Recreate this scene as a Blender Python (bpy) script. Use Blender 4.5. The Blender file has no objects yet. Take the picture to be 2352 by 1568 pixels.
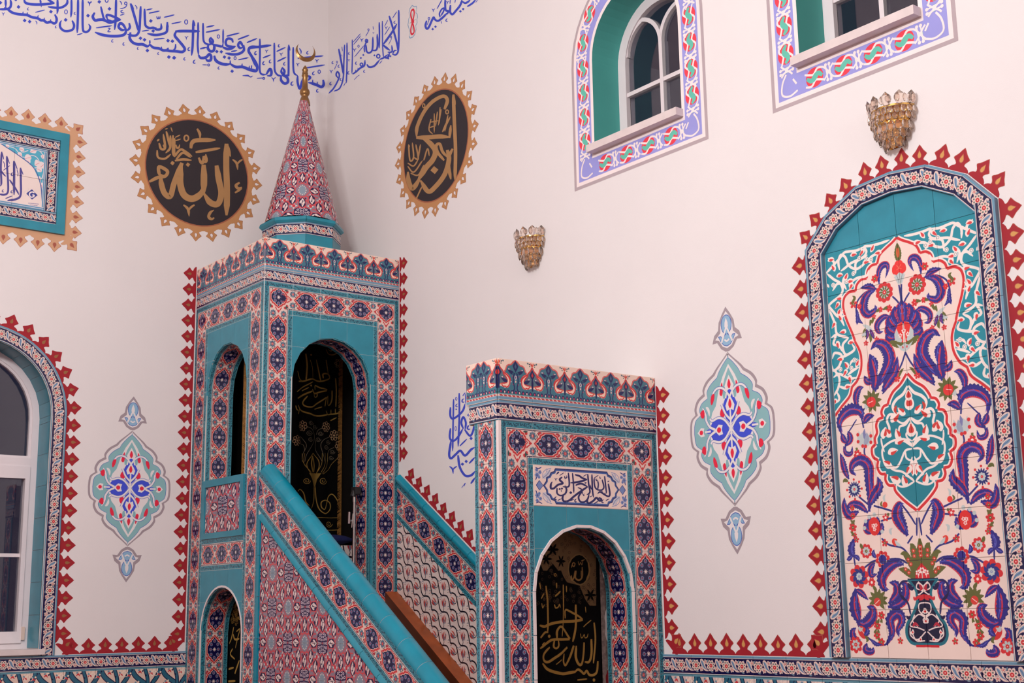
import bpy, bmesh, math, random
import numpy as np
from mathutils import Vector, Matrix
random.seed(3)
C = bpy.context.scene.collection
SC = bpy.context.scene
PI = math.pi

# ------------------------------------------------------------------ camera, world, light, exposure
FPX, YAW, PIT, ROL, EYE = 3042.36, 0.65980, 0.200309, -0.0161317, 1.65
def _basis():
    fw = np.array([math.sin(YAW)*math.cos(PIT), math.cos(YAW)*math.cos(PIT), math.sin(PIT)])
    rt = np.array([math.cos(YAW), -math.sin(YAW), 0.0]); up = np.cross(rt, fw)
    c, s = math.cos(ROL), math.sin(ROL)
    return c*rt+s*up, -s*rt+c*up, fw
RT, UP, FW = _basis()
cam_d = bpy.data.cameras.new('camera'); cam_d.sensor_width = 36.0; cam_d.lens = FPX/2352*36
cam_d.clip_start = 0.05; cam_d.clip_end = 200
cam = bpy.data.objects.new('camera', cam_d); C.objects.link(cam)
cam.matrix_world = Matrix(((RT[0], UP[0], -FW[0], 0), (RT[1], UP[1], -FW[1], 0), (RT[2], UP[2], -FW[2], EYE), (0, 0, 0, 1)))
SC.camera = cam

XR, YL, ZC = 4.75, 8.369, 6.6          # right wall, left wall, ceiling
XB, YF = -6.0, -4.5                    # walls behind the camera

world = bpy.data.worlds.new('night'); SC.world = world; world.use_nodes = True
bg = world.node_tree.nodes['Background']; bg.inputs[0].default_value = (0.030, 0.026, 0.055, 1); bg.inputs[1].default_value = 0.6

def lamp(name, loc, power, col, radius):
    d = bpy.data.lights.new(name, 'POINT'); d.energy = power; d.color = col; d.shadow_soft_size = radius
    o = bpy.data.objects.new(name, d); o.location = loc; C.objects.link(o); return o
LIGHT = (1.0, 0.985, 0.985)
for i in range(6):                     # the bulbs of the big chandelier over the middle of the hall
    a = i*PI/3
    lamp('chandelier_bulb', (0.1+0.55*math.cos(a), 3.4+0.55*math.sin(a), 4.9), 96, LIGHT, 0.10)
lamp('fill_light', (-3.2, -1.0, 5.2), 100, LIGHT, 0.2)  # unseen fill lights added behind the camera to brighten the hall
lamp('fill_light', (2.4, -2.6, 5.0), 120, LIGHT, 0.2)

SC.view_settings.view_transform = 'Standard'; SC.view_settings.look = 'None'
SC.view_settings.exposure = 0.0; SC.view_settings.gamma = 1.0; SC.view_settings.use_curve_mapping = False

# ------------------------------------------------------------------ planes of the hall (photo rays meet them at real places)
def ray(x, y): return FW*FPX + RT*(x-1176) - UP*(y-784)
class Plane:
    """axis 1: a wall y = val seen from -y, u = x; axis 0: a wall x = val seen from -x, u = -y; v = z, off = towards the hall"""
    def __init__(s, axis, val): s.axis, s.val = axis, val
    def at(s, x, y):
        d = ray(x, y); p = d*(s.val/d[s.axis])
        return (p[0] if s.axis == 1 else -p[1], p[2]+EYE)
    def p3(s, u, v, off=0.0):
        return Vector((u, s.val-off, v)) if s.axis == 1 else Vector((s.val-off, -u, v))
    def mat(s, u, v, off=0.0, rot=0.0):
        p = s.p3(u, v, off)
        U = Vector((1, 0, 0)) if s.axis == 1 else Vector((0, -1, 0)); V = Vector((0, 0, 1)); N = U.cross(V)
        c, n = math.cos(rot), math.sin(rot)
        A, B = U*c+V*n, V*c-U*n
        return Matrix(((A.x, B.x, N.x, p.x), (A.y, B.y, N.y, p.y), (A.z, B.z, N.z, p.z), (0, 0, 0, 1)))
WL, WR = Plane(1, YL), Plane(0, XR)
TX, TY, PX, PY = 3.744, 7.366, 3.730, 4.925
TFR, TLF, PFR, PLF = Plane(1, TY), Plane(0, TX), Plane(1, PY), Plane(0, PX)

# ------------------------------------------------------------------ objects
WM = {}
def put(o, M=None, parent=None):
    M = M or Matrix.Identity(4); C.objects.link(o); o.matrix_basis = M; WM[o.name] = M
    if parent is not None:
        o.parent = parent; o.matrix_parent_inverse = WM[parent.name].inverted()
    return o
def obj(name, me, M=None, parent=None): return put(bpy.data.objects.new(name, me), M, parent)
def tag(o, label, cat, group=None):
    o['label'] = label; o['category'] = cat
    if group: o['group'] = group
    return o
def thing(name, label, cat, loc=(0, 0, 0), group=None):
    return tag(put(bpy.data.objects.new(name, None), Matrix.Translation(Vector(loc))), label, cat, group)
def structure(o): o['kind'] = 'structure'; return o

class MB:
    """collects faces, builds one mesh"""
    def __init__(s): s.v, s.f, s.m, s.uv = [], [], [], []
    def face(s, pts, mi=0, uvs=None):
        n = len(s.v); s.v += [tuple(p) for p in pts]; s.f.append(tuple(range(n, n+len(pts)))); s.m.append(mi)
        s.uv.append(uvs or [(0.5, 0.5)]*len(pts))
    def box(s, a, b, mi=0):
        (x0, y0, z0), (x1, y1, z1) = a, b
        P = [(x0,y0,z0),(x1,y0,z0),(x1,y1,z0),(x0,y1,z0),(x0,y0,z1),(x1,y0,z1),(x1,y1,z1),(x0,y1,z1)]
        for q in ((0,3,2,1),(4,5,6,7),(0,1,5,4),(1,2,6,5),(2,3,7,6),(3,0,4,7)): s.face([P[i] for i in q], mi)
    def mesh(s, name, mats, smooth=False, weld=False):
        me = bpy.data.meshes.new(name); me.from_pydata(s.v, [], s.f)
        for m in mats: me.materials.append(m)
        me.polygons.foreach_set('material_index', s.m)
        ul = me.uv_layers.new(name='UVMap')
        ul.data.foreach_set('uv', np.array([c for f in s.uv for p in f for c in p], dtype=np.float32))
        if weld:
            bm = bmesh.new(); bm.from_mesh(me); bmesh.ops.remove_doubles(bm, verts=bm.verts, dist=1e-5)
            bmesh.ops.recalc_face_normals(bm, faces=bm.faces); bm.to_mesh(me); bm.free()
        if smooth: me.polygons.foreach_set('use_smooth', [True]*len(me.polygons))
        me.update(); return me

# ------------------------------------------------------------------ materials
def lin(c): return tuple(((x/255)/12.92 if x/255 <= 0.04045 else ((x/255+0.055)/1.055)**2.4) for x in c)
_M = {}
def mat(name, rgb, rough=0.5, metal=0.0, vary=0.06, scale=6.0, bump=0.0, bscale=60.0, trans=0.0, spec=0.5, ior=1.45):
    if name in _M: return _M[name]
    m = bpy.data.materials.new(name); m.use_nodes = True; nt = m.node_tree; b = nt.nodes['Principled BSDF']
    col = lin(rgb)
    tc = nt.nodes.new('ShaderNodeTexCoord'); nz = nt.nodes.new('ShaderNodeTexNoise'); nz.inputs['Scale'].default_value = scale; nz.inputs['Detail'].default_value = 4
    rp = nt.nodes.new('ShaderNodeValToRGB')
    rp.color_ramp.elements[0].position = 0.3; rp.color_ramp.elements[1].position = 0.7
    rp.color_ramp.elements[0].color = tuple(x*(1-vary) for x in col)+(1,); rp.color_ramp.elements[1].color = tuple(min(1, x*(1+vary)) for x in col)+(1,)
    nt.links.new(tc.outputs['Object'], nz.inputs['Vector']); nt.links.new(nz.outputs['Fac'], rp.inputs[0]); nt.links.new(rp.outputs[0], b.inputs['Base Color'])
    b.inputs['Roughness'].default_value = rough; b.inputs['Metallic'].default_value = metal
    b.inputs['Transmission Weight'].default_value = trans; b.inputs['Specular IOR Level'].default_value = spec; b.inputs['IOR'].default_value = ior
    if bump:
        n2 = nt.nodes.new('ShaderNodeTexNoise'); n2.inputs['Scale'].default_value = bscale; n2.inputs['Detail'].default_value = 6
        bp = nt.nodes.new('ShaderNodeBump'); bp.inputs['Strength'].default_value = bump; bp.inputs['Distance'].default_value = 0.004
        nt.links.new(tc.outputs['Object'], n2.inputs['Vector']); nt.links.new(n2.outputs['Fac'], bp.inputs['Height']); nt.links.new(bp.outputs[0], b.inputs['Normal'])
    _M[name] = m; return m
def tmat(name, img, rough=0.24, metal=0.0, spec=0.5):
    m = bpy.data.materials.new(name); m.use_nodes = True; nt = m.node_tree; b = nt.nodes['Principled BSDF']
    t = nt.nodes.new('ShaderNodeTexImage'); t.image = img; t.extension = 'EXTEND'
    tc = nt.nodes.new('ShaderNodeTexCoord'); nz = nt.nodes.new('ShaderNodeTexNoise'); nz.inputs['Scale'].default_value = 5
    mr = nt.nodes.new('ShaderNodeMapRange'); mr.inputs[3].default_value = 0.92; mr.inputs[4].default_value = 1.06
    mx = nt.nodes.new('ShaderNodeMix'); mx.data_type = 'RGBA'; mx.blend_type = 'MULTIPLY'; mx.inputs['Factor'].default_value = 1
    nt.links.new(tc.outputs['Object'], nz.inputs['Vector']); nt.links.new(nz.outputs['Fac'], mr.inputs[0])
    nt.links.new(t.outputs['Color'], mx.inputs[6]); nt.links.new(mr.outputs[0], mx.inputs[7]); nt.links.new(mx.outputs[2], b.inputs['Base Color'])
    b.inputs['Roughness'].default_value = rough; b.inputs['Metallic'].default_value = metal; b.inputs['Specular IOR Level'].default_value = spec
    return m

# ------------------------------------------------------------------ drawing: pictures of printed tiles are computed here, shape by shape
def cr(pts, n=6, closed=False):
    P = np.asarray(pts, float)
    if len(P) < 2: P = np.vstack([P[0], P[0]+(1e-4, 1e-4)])
    if len(P) < 3: return P[0]+(P[-1]-P[0])*np.linspace(0, 1, 7)[:, None]
    Q = np.vstack([P[-1], P, P[:2]]) if closed else np.vstack([2*P[0]-P[1], P, 2*P[-1]-P[-2]])
    out = []
    for i in range(1, len(Q)-2):
        p0, p1, p2, p3 = Q[i-1:i+3]
        for t in np.linspace(0, 1, n, endpoint=False):
            out.append(0.5*((2*p1)+(p2-p0)*t+(2*p0-5*p1+4*p2-p3)*t*t+(3*p1-p0-3*p2+p3)*t**3))
    if not closed: out.append(P[-1])
    return np.array(out)
def sides(pts, w, ends=(0.45, 0.45), smooth=True, n=6):
    """left and right edges of a stroke that narrows at its ends"""
    P = cr(pts, n) if smooth or len(pts) < 2 else np.asarray(pts, float)
    d = np.gradient(P, axis=0); L = np.hypot(d[:, 0], d[:, 1])+1e-9; nrm = np.c_[-d[:, 1]/L, d[:, 0]/L]
    s = np.r_[0, np.cumsum(np.hypot(*np.diff(P, axis=0).T))]; tot = s[-1]+1e-9
    tl = max(min(1.6*w, 0.45*tot), 1e-9)
    k = np.minimum(1, np.minimum(ends[0]+(1-ends[0])*s/tl, ends[1]+(1-ends[1])*(tot-s)/tl))
    h = (w/2*k)[:, None]
    return P+nrm*h, P-nrm*h
def circ(c, r, n=14, ry=None, rot=0.0, a0=0.0, a1=2*PI):
    ry = ry or r; a = np.linspace(a0, a1, n, endpoint=False); x, y = r*np.cos(a), ry*np.sin(a)
    return np.c_[c[0]+x*math.cos(rot)-y*math.sin(rot), c[1]+x*math.sin(rot)+y*math.cos(rot)]
class Art:
    def __init__(s, w, h, ppm, bgc, ox=0.0, oy=0.0):
        s.S = 2; s.k = ppm*s.S; s.w, s.h, s.ox, s.oy = w, h, ox, oy
        s.W, s.H = int(round(w*ppm))*s.S, int(round(h*ppm))*s.S
        s.a = np.empty((s.H, s.W, 3), np.uint8); s.a[:] = bgc; s.shift = [(0.0, 0.0)]; s.mirror = None
    def poly(s, P, col):
        P = np.asarray(P, float); todo = [P+np.array(t) for t in s.shift]
        if s.mirror is not None: todo += [np.c_[2*s.mirror-q[:, 0], q[:, 1]] for q in todo]
        for q in todo: s._fill((q-np.array((s.ox, s.oy)))*s.k, col)
    def _fill(s, P, col):
        x0, y0 = np.floor(P.min(0)).astype(int); x1, y1 = np.ceil(P.max(0)).astype(int)+1
        x0, y0, x1, y1 = max(x0, 0), max(y0, 0), min(x1, s.W), min(y1, s.H)
        if x1 <= x0 or y1 <= y0: return
        ys = np.arange(y0, y1)+0.5; xs = np.arange(x0, x1)+0.5; m = np.zeros((y1-y0, x1-x0), bool)
        A, B = P, np.roll(P, -1, 0)
        for (ax, ay), (bx, by) in zip(A, B):
            if ay == by: continue
            r = np.nonzero((ay <= ys) != (by <= ys))[0]
            if r.size: m[r] ^= xs[None, :] > (ax+(ys[r]-ay)*(bx-ax)/(by-ay))[:, None]
        s.a[y0:y1, x0:x1][m] = col
    def stroke(s, pts, w, col, ends=(0.45, 0.45), smooth=True, n=6):
        a, b = sides(pts, w, ends, smooth, n)
        for i in range(len(a)-1): s.poly([a[i], a[i+1], b[i+1], b[i]], col)
    def line(s, pts, w, col, smooth=False): s.stroke(pts, w, col, (1, 1), smooth)
    def disc(s, c, r, col, ry=None, rot=0.0): s.poly(circ(c, r, 16, ry, rot), col)
    def ring(s, c, r, w, col, ry=None):
        s.line(circ(c, r, 17, ry, 0, 0, 2*PI*17/16), w, col)
    def flower(s, c, r, n, petal, core, dot=None, rot=0.0, pr=0.42, cr_=0.34):
        for i in range(n):
            a = rot+i*2*PI/n; q = (c[0]+r*0.66*math.cos(a), c[1]+r*0.66*math.sin(a)); s.disc(q, r*pr, petal, r*pr*0.8, a)
            if dot: s.disc(q, r*0.15, dot)
        s.disc(c, r*cr_, core); s.disc(c, r*0.10, (245, 225, 215))
    def leaf(s, spine, w, col, rib=None, edge=0.0, red=None, red_side=1):
        P = cr(spine, 7); n = len(P); t = np.linspace(0, 1, n); d = np.gradient(P, axis=0); L = np.hypot(d[:, 0], d[:, 1])+1e-9
        nr = np.c_[-d[:, 1]/L, d[:, 0]/L]; h = w/2*np.sin(PI*np.clip(t, 0.03, 0.985)**0.8)**0.8
        z = 1+edge*np.where(np.arange(n) % 2 == 0, 0.55, -0.35)
        if red is not None:
            g = P+nr*(red_side*0.16*w*np.sin(PI*t))[:, None]; s.poly(np.vstack([g+nr*h[:, None], (g-nr*h[:, None])[::-1]]), red)
        s.poly(np.vstack([P+nr*(h*z)[:, None], (P-nr*(h*z)[:, None])[::-1]]), col)
        if rib is not None: s.stroke(P[int(n*.12):int(n*.85)], w*0.20, rib, (0.2, 0.2), False)
    def image(s, name):
        S = s.S; q = s.a.reshape(s.H//S, S, s.W//S, S, 3).mean((1, 3))/255.0
        im = bpy.data.images.new(name, s.W//S, s.H//S); o = np.ones((s.H//S, s.W//S, 4), np.float32); o[..., :3] = q
        im.pixels.foreach_set(o.ravel()); im.update(); im.pack(); return im
# ------------------------------------------------------------------ printed tiles
CREAM, NAVY, RED, STEEL = (224, 198, 187), (20, 16, 66), (196, 50, 54), (104, 146, 170)
TEAL, GREENISH, GREY, ORANGE = (56, 132, 148), (52, 76, 74), (104, 130, 146), (222, 108, 78)

def art_frieze():
    A = Art(0.2, 0.1, 1280, NAVY); A.shift = [(-0.1, 0), (0, 0), (0.1, 0), (0.2, 0)]
    x = 0.03
    A.leaf([(x+.031, .079), (x+.038, .072), (x+.047, .055), (x+.062, .030), (x+.084, .020)], .026, CREAM)
    A.leaf([(x+.035, .074), (x+.043, .062), (x+.053, .042), (x+.072, .026)], .013, (116, 150, 178))
    A.line([(x+.036, .070), (x+.045, .058), (x+.054, .040), (x+.076, .023)], .0016, (60, 60, 110), True)
    for q in ((x+.064, .066), (x+.036, .031)):
        A.flower(q, .0125, 5, CREAM, RED, None, 0.5, .50, .30)
        for k in range(5): A.disc((q[0]+.0075*math.cos(.5+k*1.257), q[1]+.0075*math.sin(.5+k*1.257)), .0016, (80, 60, 80))
    for p in ([(x+.014, .078), (x+.008, .070)], [(x-.006, .022), (x+.010, .016), (x+.016, .018)], [(x+.084, .080), (x+.078, .070), (x+.080, .064)]):
        A.stroke(p, .008, GREY, (.2, .2))
    A.flower((x, .048), .027, 8, CREAM, RED, (92, 104, 100), PI/8, .44, .36); A.disc((x, .048), .0024, (250, 232, 222))
    for k in range(8):
        a = k*PI/4; A.disc((x+.0225*math.cos(a), .048+.0225*math.sin(a)), .0018, (150, 60, 80))
    for y0, y1, c in ((.0885, .1, STEEL), (.0865, .0885, CREAM), (.0825, .0865, NAVY), (.0, .004, STEEL), (.004, .007, CREAM), (.007, .0095, NAVY)):
        A.poly([(-1, y0), (1, y0), (1, y1), (-1, y1)], c)
    return A.image('printed_frieze')

def floral_strip(A, a, b, n, seed, w):
    r = random.Random(seed); a, b = np.array(a), np.array(b); d = b-a
    for i in range(n):
        p = a+d*((i+.5)/n)
        for k in range(3):
            q = p+np.array((r.uniform(-w, w), r.uniform(-w, w)))*.8
            A.stroke([q, q+np.array((r.uniform(-w, w), r.uniform(-w, w)))*.9], w*.5, (22, 52, 74) if k else (30, 84, 104), (.4, .2))
def medallion(A, c, sx=1.0, sy=1.0):
    q = np.array([(0, .081), (.007, .066), (.019, .059), (.023, .048), (.037, .043), (.043, .028), (.050, .020), (.051, 0)])
    full = np.vstack([q, q[::-1]*(1, -1), q*(-1, -1), q[::-1]*(-1, 1)])*(sx, sy)
    def sc(k, e): return np.array(c)+np.array([(p[0]*k+math.copysign(e, p[0]) if abs(p[0]) > 1e-6 else 0, p[1]*k+(math.copysign(e*1.5, p[1]) if abs(p[1]) > 1e-6 else 0)) for p in full])
    A.poly(sc(1.0, .0100), (226, 186, 172)); A.poly(sc(1, .0080), RED); A.poly(sc(1, .0026), (226, 186, 172)); A.poly(sc(1, .0), NAVY)
    for k in range(8):
        a = k*PI/4+PI/2; rr = (.047 if k % 4 == 0 else .040 if k % 2 else .034)
        p = (c[0]+rr*math.cos(a)*sx*.86, c[1]+rr*math.sin(a)*sy*1.12); A.flower(p, .0125, 8, (122, 132, 160), (20, 16, 66), None, .2, .30, .40); A.disc(p, .0032, (206, 70, 84))
    for k in range(8):
        a = k*PI/4; A.stroke([c, (c[0]+.0145*math.cos(a), c[1]+.0145*math.sin(a))], .0036, (232, 214, 206), (.9, .3))
def band_ground(A, seed):
    r = random.Random(seed)
    for y in (0, .2):                                  # flowers where two tiles meet
        for s in (-1, 1):
            A.flower((.1+s*.037, y), .020, 8, GREY, RED, (50, 60, 90), 0, .44, .42)
            for dy in (-1, 1):
                A.stroke([(.1+s*.016, y+dy*.016), (.1+s*.030, y+dy*.028), (.1+s*.046, y+dy*.024)], .007, GREENISH, (.3, .2))
                A.stroke([(.1+s*.050, y+dy*.028), (.1+s*.055, y+dy*.050), (.1+s*.050, y+dy*.060)], .013, GREENISH, (.2, .1))
                A.disc((.1+s*.048, y+dy*.040), .0085, RED); A.disc((.1+s*.054, y+dy*.048), .006, (186, 50, 66)); A.disc((.1+s*.046, y+dy*.040), .0032, (40, 30, 70))
                A.stroke([(.1+s*.058, y+dy*.072), (.1+s*.052, y+dy*.086)], .007, GREENISH, (.3, .1))
                A.stroke([(.1+s*.020, y+dy*.034), (.1+s*.034, y+dy*.040)], .006, GREY, (.3, .1))
                A.stroke([(.1+s*.060, y+dy*.006), (.1+s*.0585, y+dy*.020)], .006, GREENISH, (.3, .1)); A.disc((.1+s*.058, y+dy*.064), .0045, (196, 70, 80)); A.stroke([(.1+s*.040, y+dy*.056), (.1+s*.0475, y+dy*.058)], .006, GREY, (.3, .2)); A.stroke([(.1+s*.012, y+dy*.024), (.1+s*.024, y+dy*.014)], .005, (30, 40, 60), (.3, .2)); A.stroke([(.1+s*.0605, y+dy*.086), (.1+s*.0575, y+dy*.099)], .006, RED, (.3, .2))
def lozenges(A, horizontal=False):
    for y in (0, .2):
        for dy in (-1, 1):
            for p in ([(-.022, .040), (0, .006), (.022, .040)],):
                P = [(.1+a, y+dy*b) for a, b in p]
                A.line(P, .0075, RED)
            A.poly([(.1, y+dy*.004), (.1-.0085, y+dy*.014), (.1, y+dy*.025), (.1+.0085, y+dy*.014)], RED)
        A.poly([(.1-.008, y), (.1, y-.007), (.1+.008, y), (.1, y+.007)], CREAM)
def band_lines(A):
    for s in (0, 1):
        f = (lambda x: x) if s == 0 else (lambda x: .2-x)
        for x0, x1, c in ((0, .031, TEAL), (.031, .0345, CREAM), (.0345, .038, NAVY), (.038, .0405, CREAM)):
            A.poly([(f(x0), -1), (f(x1), -1), (f(x1), 1), (f(x0), 1)], c)
        floral_strip(A, (f(.015), 0), (f(.015), .2), 26, 5+s, .010)
        A.line([(f(.0015), -1), (f(.0015), 1)], .002, (120, 180, 190))
def art_band():
    A = Art(.2, .2, 1100, CREAM); band_ground(A, 1); lozenges(A); medallion(A, (.1, .1)); band_lines(A)
    return A.image('printed_medallion_band')
def art_corner():
    """corner of the band: runs down and to the right"""
    A = Art(.2, .2, 1100, CREAM)
    for s in (-1, 1):
        A.flower((.1+s*.037, 0), .020, 8, GREY, RED, (50, 60, 90)); A.flower((.2, .1+s*.037), .020, 8, GREY, RED, (50, 60, 90))
        A.disc((.1+s*.047, .040), .009, RED); A.disc((.16, .1+s*.047), .009, RED)
        A.stroke([(.1+s*.055, .03), (.1+s*.055, .06)], .012, GREENISH, (.2, .1)); A.stroke([(.17, .1+s*.055), (.14, .1+s*.055)], .012, GREENISH, (.2, .1))
    A.stroke([(.05, .15), (.06, .155)], .014, GREENISH, (.2, .1))
    A.line([(.078, .040), (.1, .006), (.122, .040)], .0075, RED); A.line([(.16, .078), (.194, .1), (.16, .122)], .0075, RED)
    A.poly([(.1, .004), (.0915, .014), (.1, .025), (.1085, .014)], RED); A.poly([(.196, .1), (.186, .0915), (.175, .1), (.186, .1085)], RED)
    medallion(A, (.1, .105), 1.0, .74); A.poly([(.12, .128), (.158, .104), (.12, .082)], NAVY); A.line([(.132, .13), (.170, .103), (.132, .076)], .006, RED)
    for a, b, c in ((0, .031, TEAL), (.031, .0345, CREAM), (.0345, .038, NAVY), (.038, .0405, CREAM)):
        A.poly([(a, 0), (b, 0), (b, .2-b), (.2, .2-b), (.2, .2-a), (a, .2-a)], c)
        A.poly([(.2-b, 0), (.2-a, 0), (.2-a, a), (.2, a), (.2, b), (.2-b, b)], c)
    floral_strip(A, (.015, 0), (.015, .19), 26, 7, .010); floral_strip(A, (.02, .185), (.2, .185), 26, 8, .010)
    floral_strip(A, (.185, 0), (.185, .03), 3, 9, .009)
    return A.image('printed_band_corner')
def art_crest():
    A = Art(1, 1, 230, (234, 206, 190)); A.shift = [(-1, 0), (0, 0), (1, 0)]
    T = lambda P: [(x, 1-y) for x, y in P]
    A.mirror = .5
    FT, FG = (58, 112, 130), (86, 112, 124)
    big = [(.5, .015), (.44, .05), (.39, .10), (.36, .125), (.29, .135), (.24, .17), (.22, .22), (.20, .27), (.17, .30), (.19, .345), (.24, .36), (.29, .40), (.33, .46), (.345, .52), (.335, .60), (.30, .67), (.25, .70), (.17, .70), (.10, .68), (0, .66), (0, .86), (.5, .86)]
    A.poly(T(big), FT)
    A.line(T(big[:14]), .036, RED); A.line(T(big[:12]), .006, (245, 190, 170))
    small = [(0, .15), (.04, .23), (.10, .285), (.13, .36), (.20, .40), (.25, .47), (.26, .54), (.22, .60), (.14, .60), (.08, .605), (0, .61)]
    horn = [(.13, .33), (.22, .375), (.29, .43), (.325, .50), (.32, .59), (.28, .66), (.22, .69), (.19, .665), (.13, .675), (.09, .64), (.085, .60), (.16, .595), (.23, .57), (.25, .50), (.20, .42), (.13, .36)]
    A.poly(T(small), FG)
    A.poly(T(horn), (244, 206, 184)); A.line(T(horn+horn[:1]), .032, RED)
    A.line(T([(0, .14), (.045, .225), (.115, .29), (.15, .34)]), .034, RED)
    A.line(T([(0, .615), (.085, .615)]), .025, ORANGE)
    # dark sprays
    def bud(c, r, core=(60, 90, 120)):
        A.poly(T([(c[0], c[1]-r*1.9), (c[0]-r, c[1]-r*.2), (c[0]-r*.5, c[1]+r*.9), (c[0], c[1]+r*1.3), (c[0]+r*.5, c[1]+r*.9), (c[0]+r, c[1]-r*.2)]), (24, 28, 84)); A.poly(T([(c[0], c[1]-r), (c[0]-r*.4, c[1]), (c[0], c[1]+r*.6), (c[0]+r*.4, c[1])]), core)
    bud((.5, .17), .085); bud((0, .34), .075, RED)
    for c in ((.33, .27), (.13, .48)):
        A.leaf(T([(c[0]+.13, c[1]+.06), (c[0]+.04, c[1]+.04), (c[0]-.07, c[1]-.02)]), .085, (24, 28, 84)); A.disc((c[0]-.03, 1-c[1]+.035), .018, (226, 205, 205)); A.disc((c[0]+.01, 1-c[1]+.03), .013, (180, 50, 80))
    A.line(T([(.5, .28), (.44, .40), (.43, .55), (.46, .7), (.38, .82)]), .032, (24, 28, 84), True); A.line(T([(.5, .30), (.40, .34)]), .02, (40, 110, 120))
    A.line(T([(0, .42), (.015, .55), (.0, .72)]), .028, (24, 28, 84), True)
    A.disc((.5, .57), .036, (226, 205, 205), .05); A.disc((.5, .57), .020, (104, 90, 120), .034); A.disc((.5, .47), .018, (236, 190, 180), .03)
    A.disc((.40, .60), .013, (190, 60, 90)); A.disc((.42, .40), .013, (190, 60, 90)); A.disc((.37, .46), .012, (220, 205, 210))
    for i in range(9):
        x = .06+i*.11; A.disc((x, .205), .045, (24, 28, 84), .05); A.disc((x+.05, .17), .040, (32, 84, 96), .03); A.disc((x, .20), .020, (226, 190, 180) if i % 2 else (190, 60, 90), .028)
    for x in (.28, .26, .72): A.stroke(T([(.15, .04), (.11, .055)]), .05, (70, 100, 110), (.3, .2))
    A.stroke(T([(.10, .05), (.06, .08)]), .035, (30, 40, 60), (.3, .2)); A.stroke(T([(0, .13), (.03, .07), (.05, .03)]), .03, RED, (.4, .3)); A.stroke(T([(0, .13), (0, .03)]), .03, ORANGE, (.4, .3)); A.stroke(T([(.05, .12), (.09, .11)]), .03, GREENISH, (.3, .2))
    A.mirror = None
    for y0, y1, c in ((.835, .86, (96, 150, 160)), (.86, .868, (230, 190, 178)), (.868, .908, (132, 60, 70)), (.908, .916, (230, 190, 178)), (.916, .985, STEEL), (.985, 1, CREAM)):
        A.poly([(-1, 1-y0), (2, 1-y0), (2, 1-y1), (-1, 1-y1)], c)
    for i in range(8):
        x = i*.125; A.line([(x-.02, 1-.868), (x+.02, 1-.908)], .022, (230, 190, 178))
        for e in (-.018, .018): A.line([(x-.02+e, 1-.868), (x+.02+e, 1-.908)], .006, (230, 190, 178))
        A.line([(x+.025, .112), (x+.1, .112)], .018, RED)
    return A.image('printed_cresting')
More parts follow.
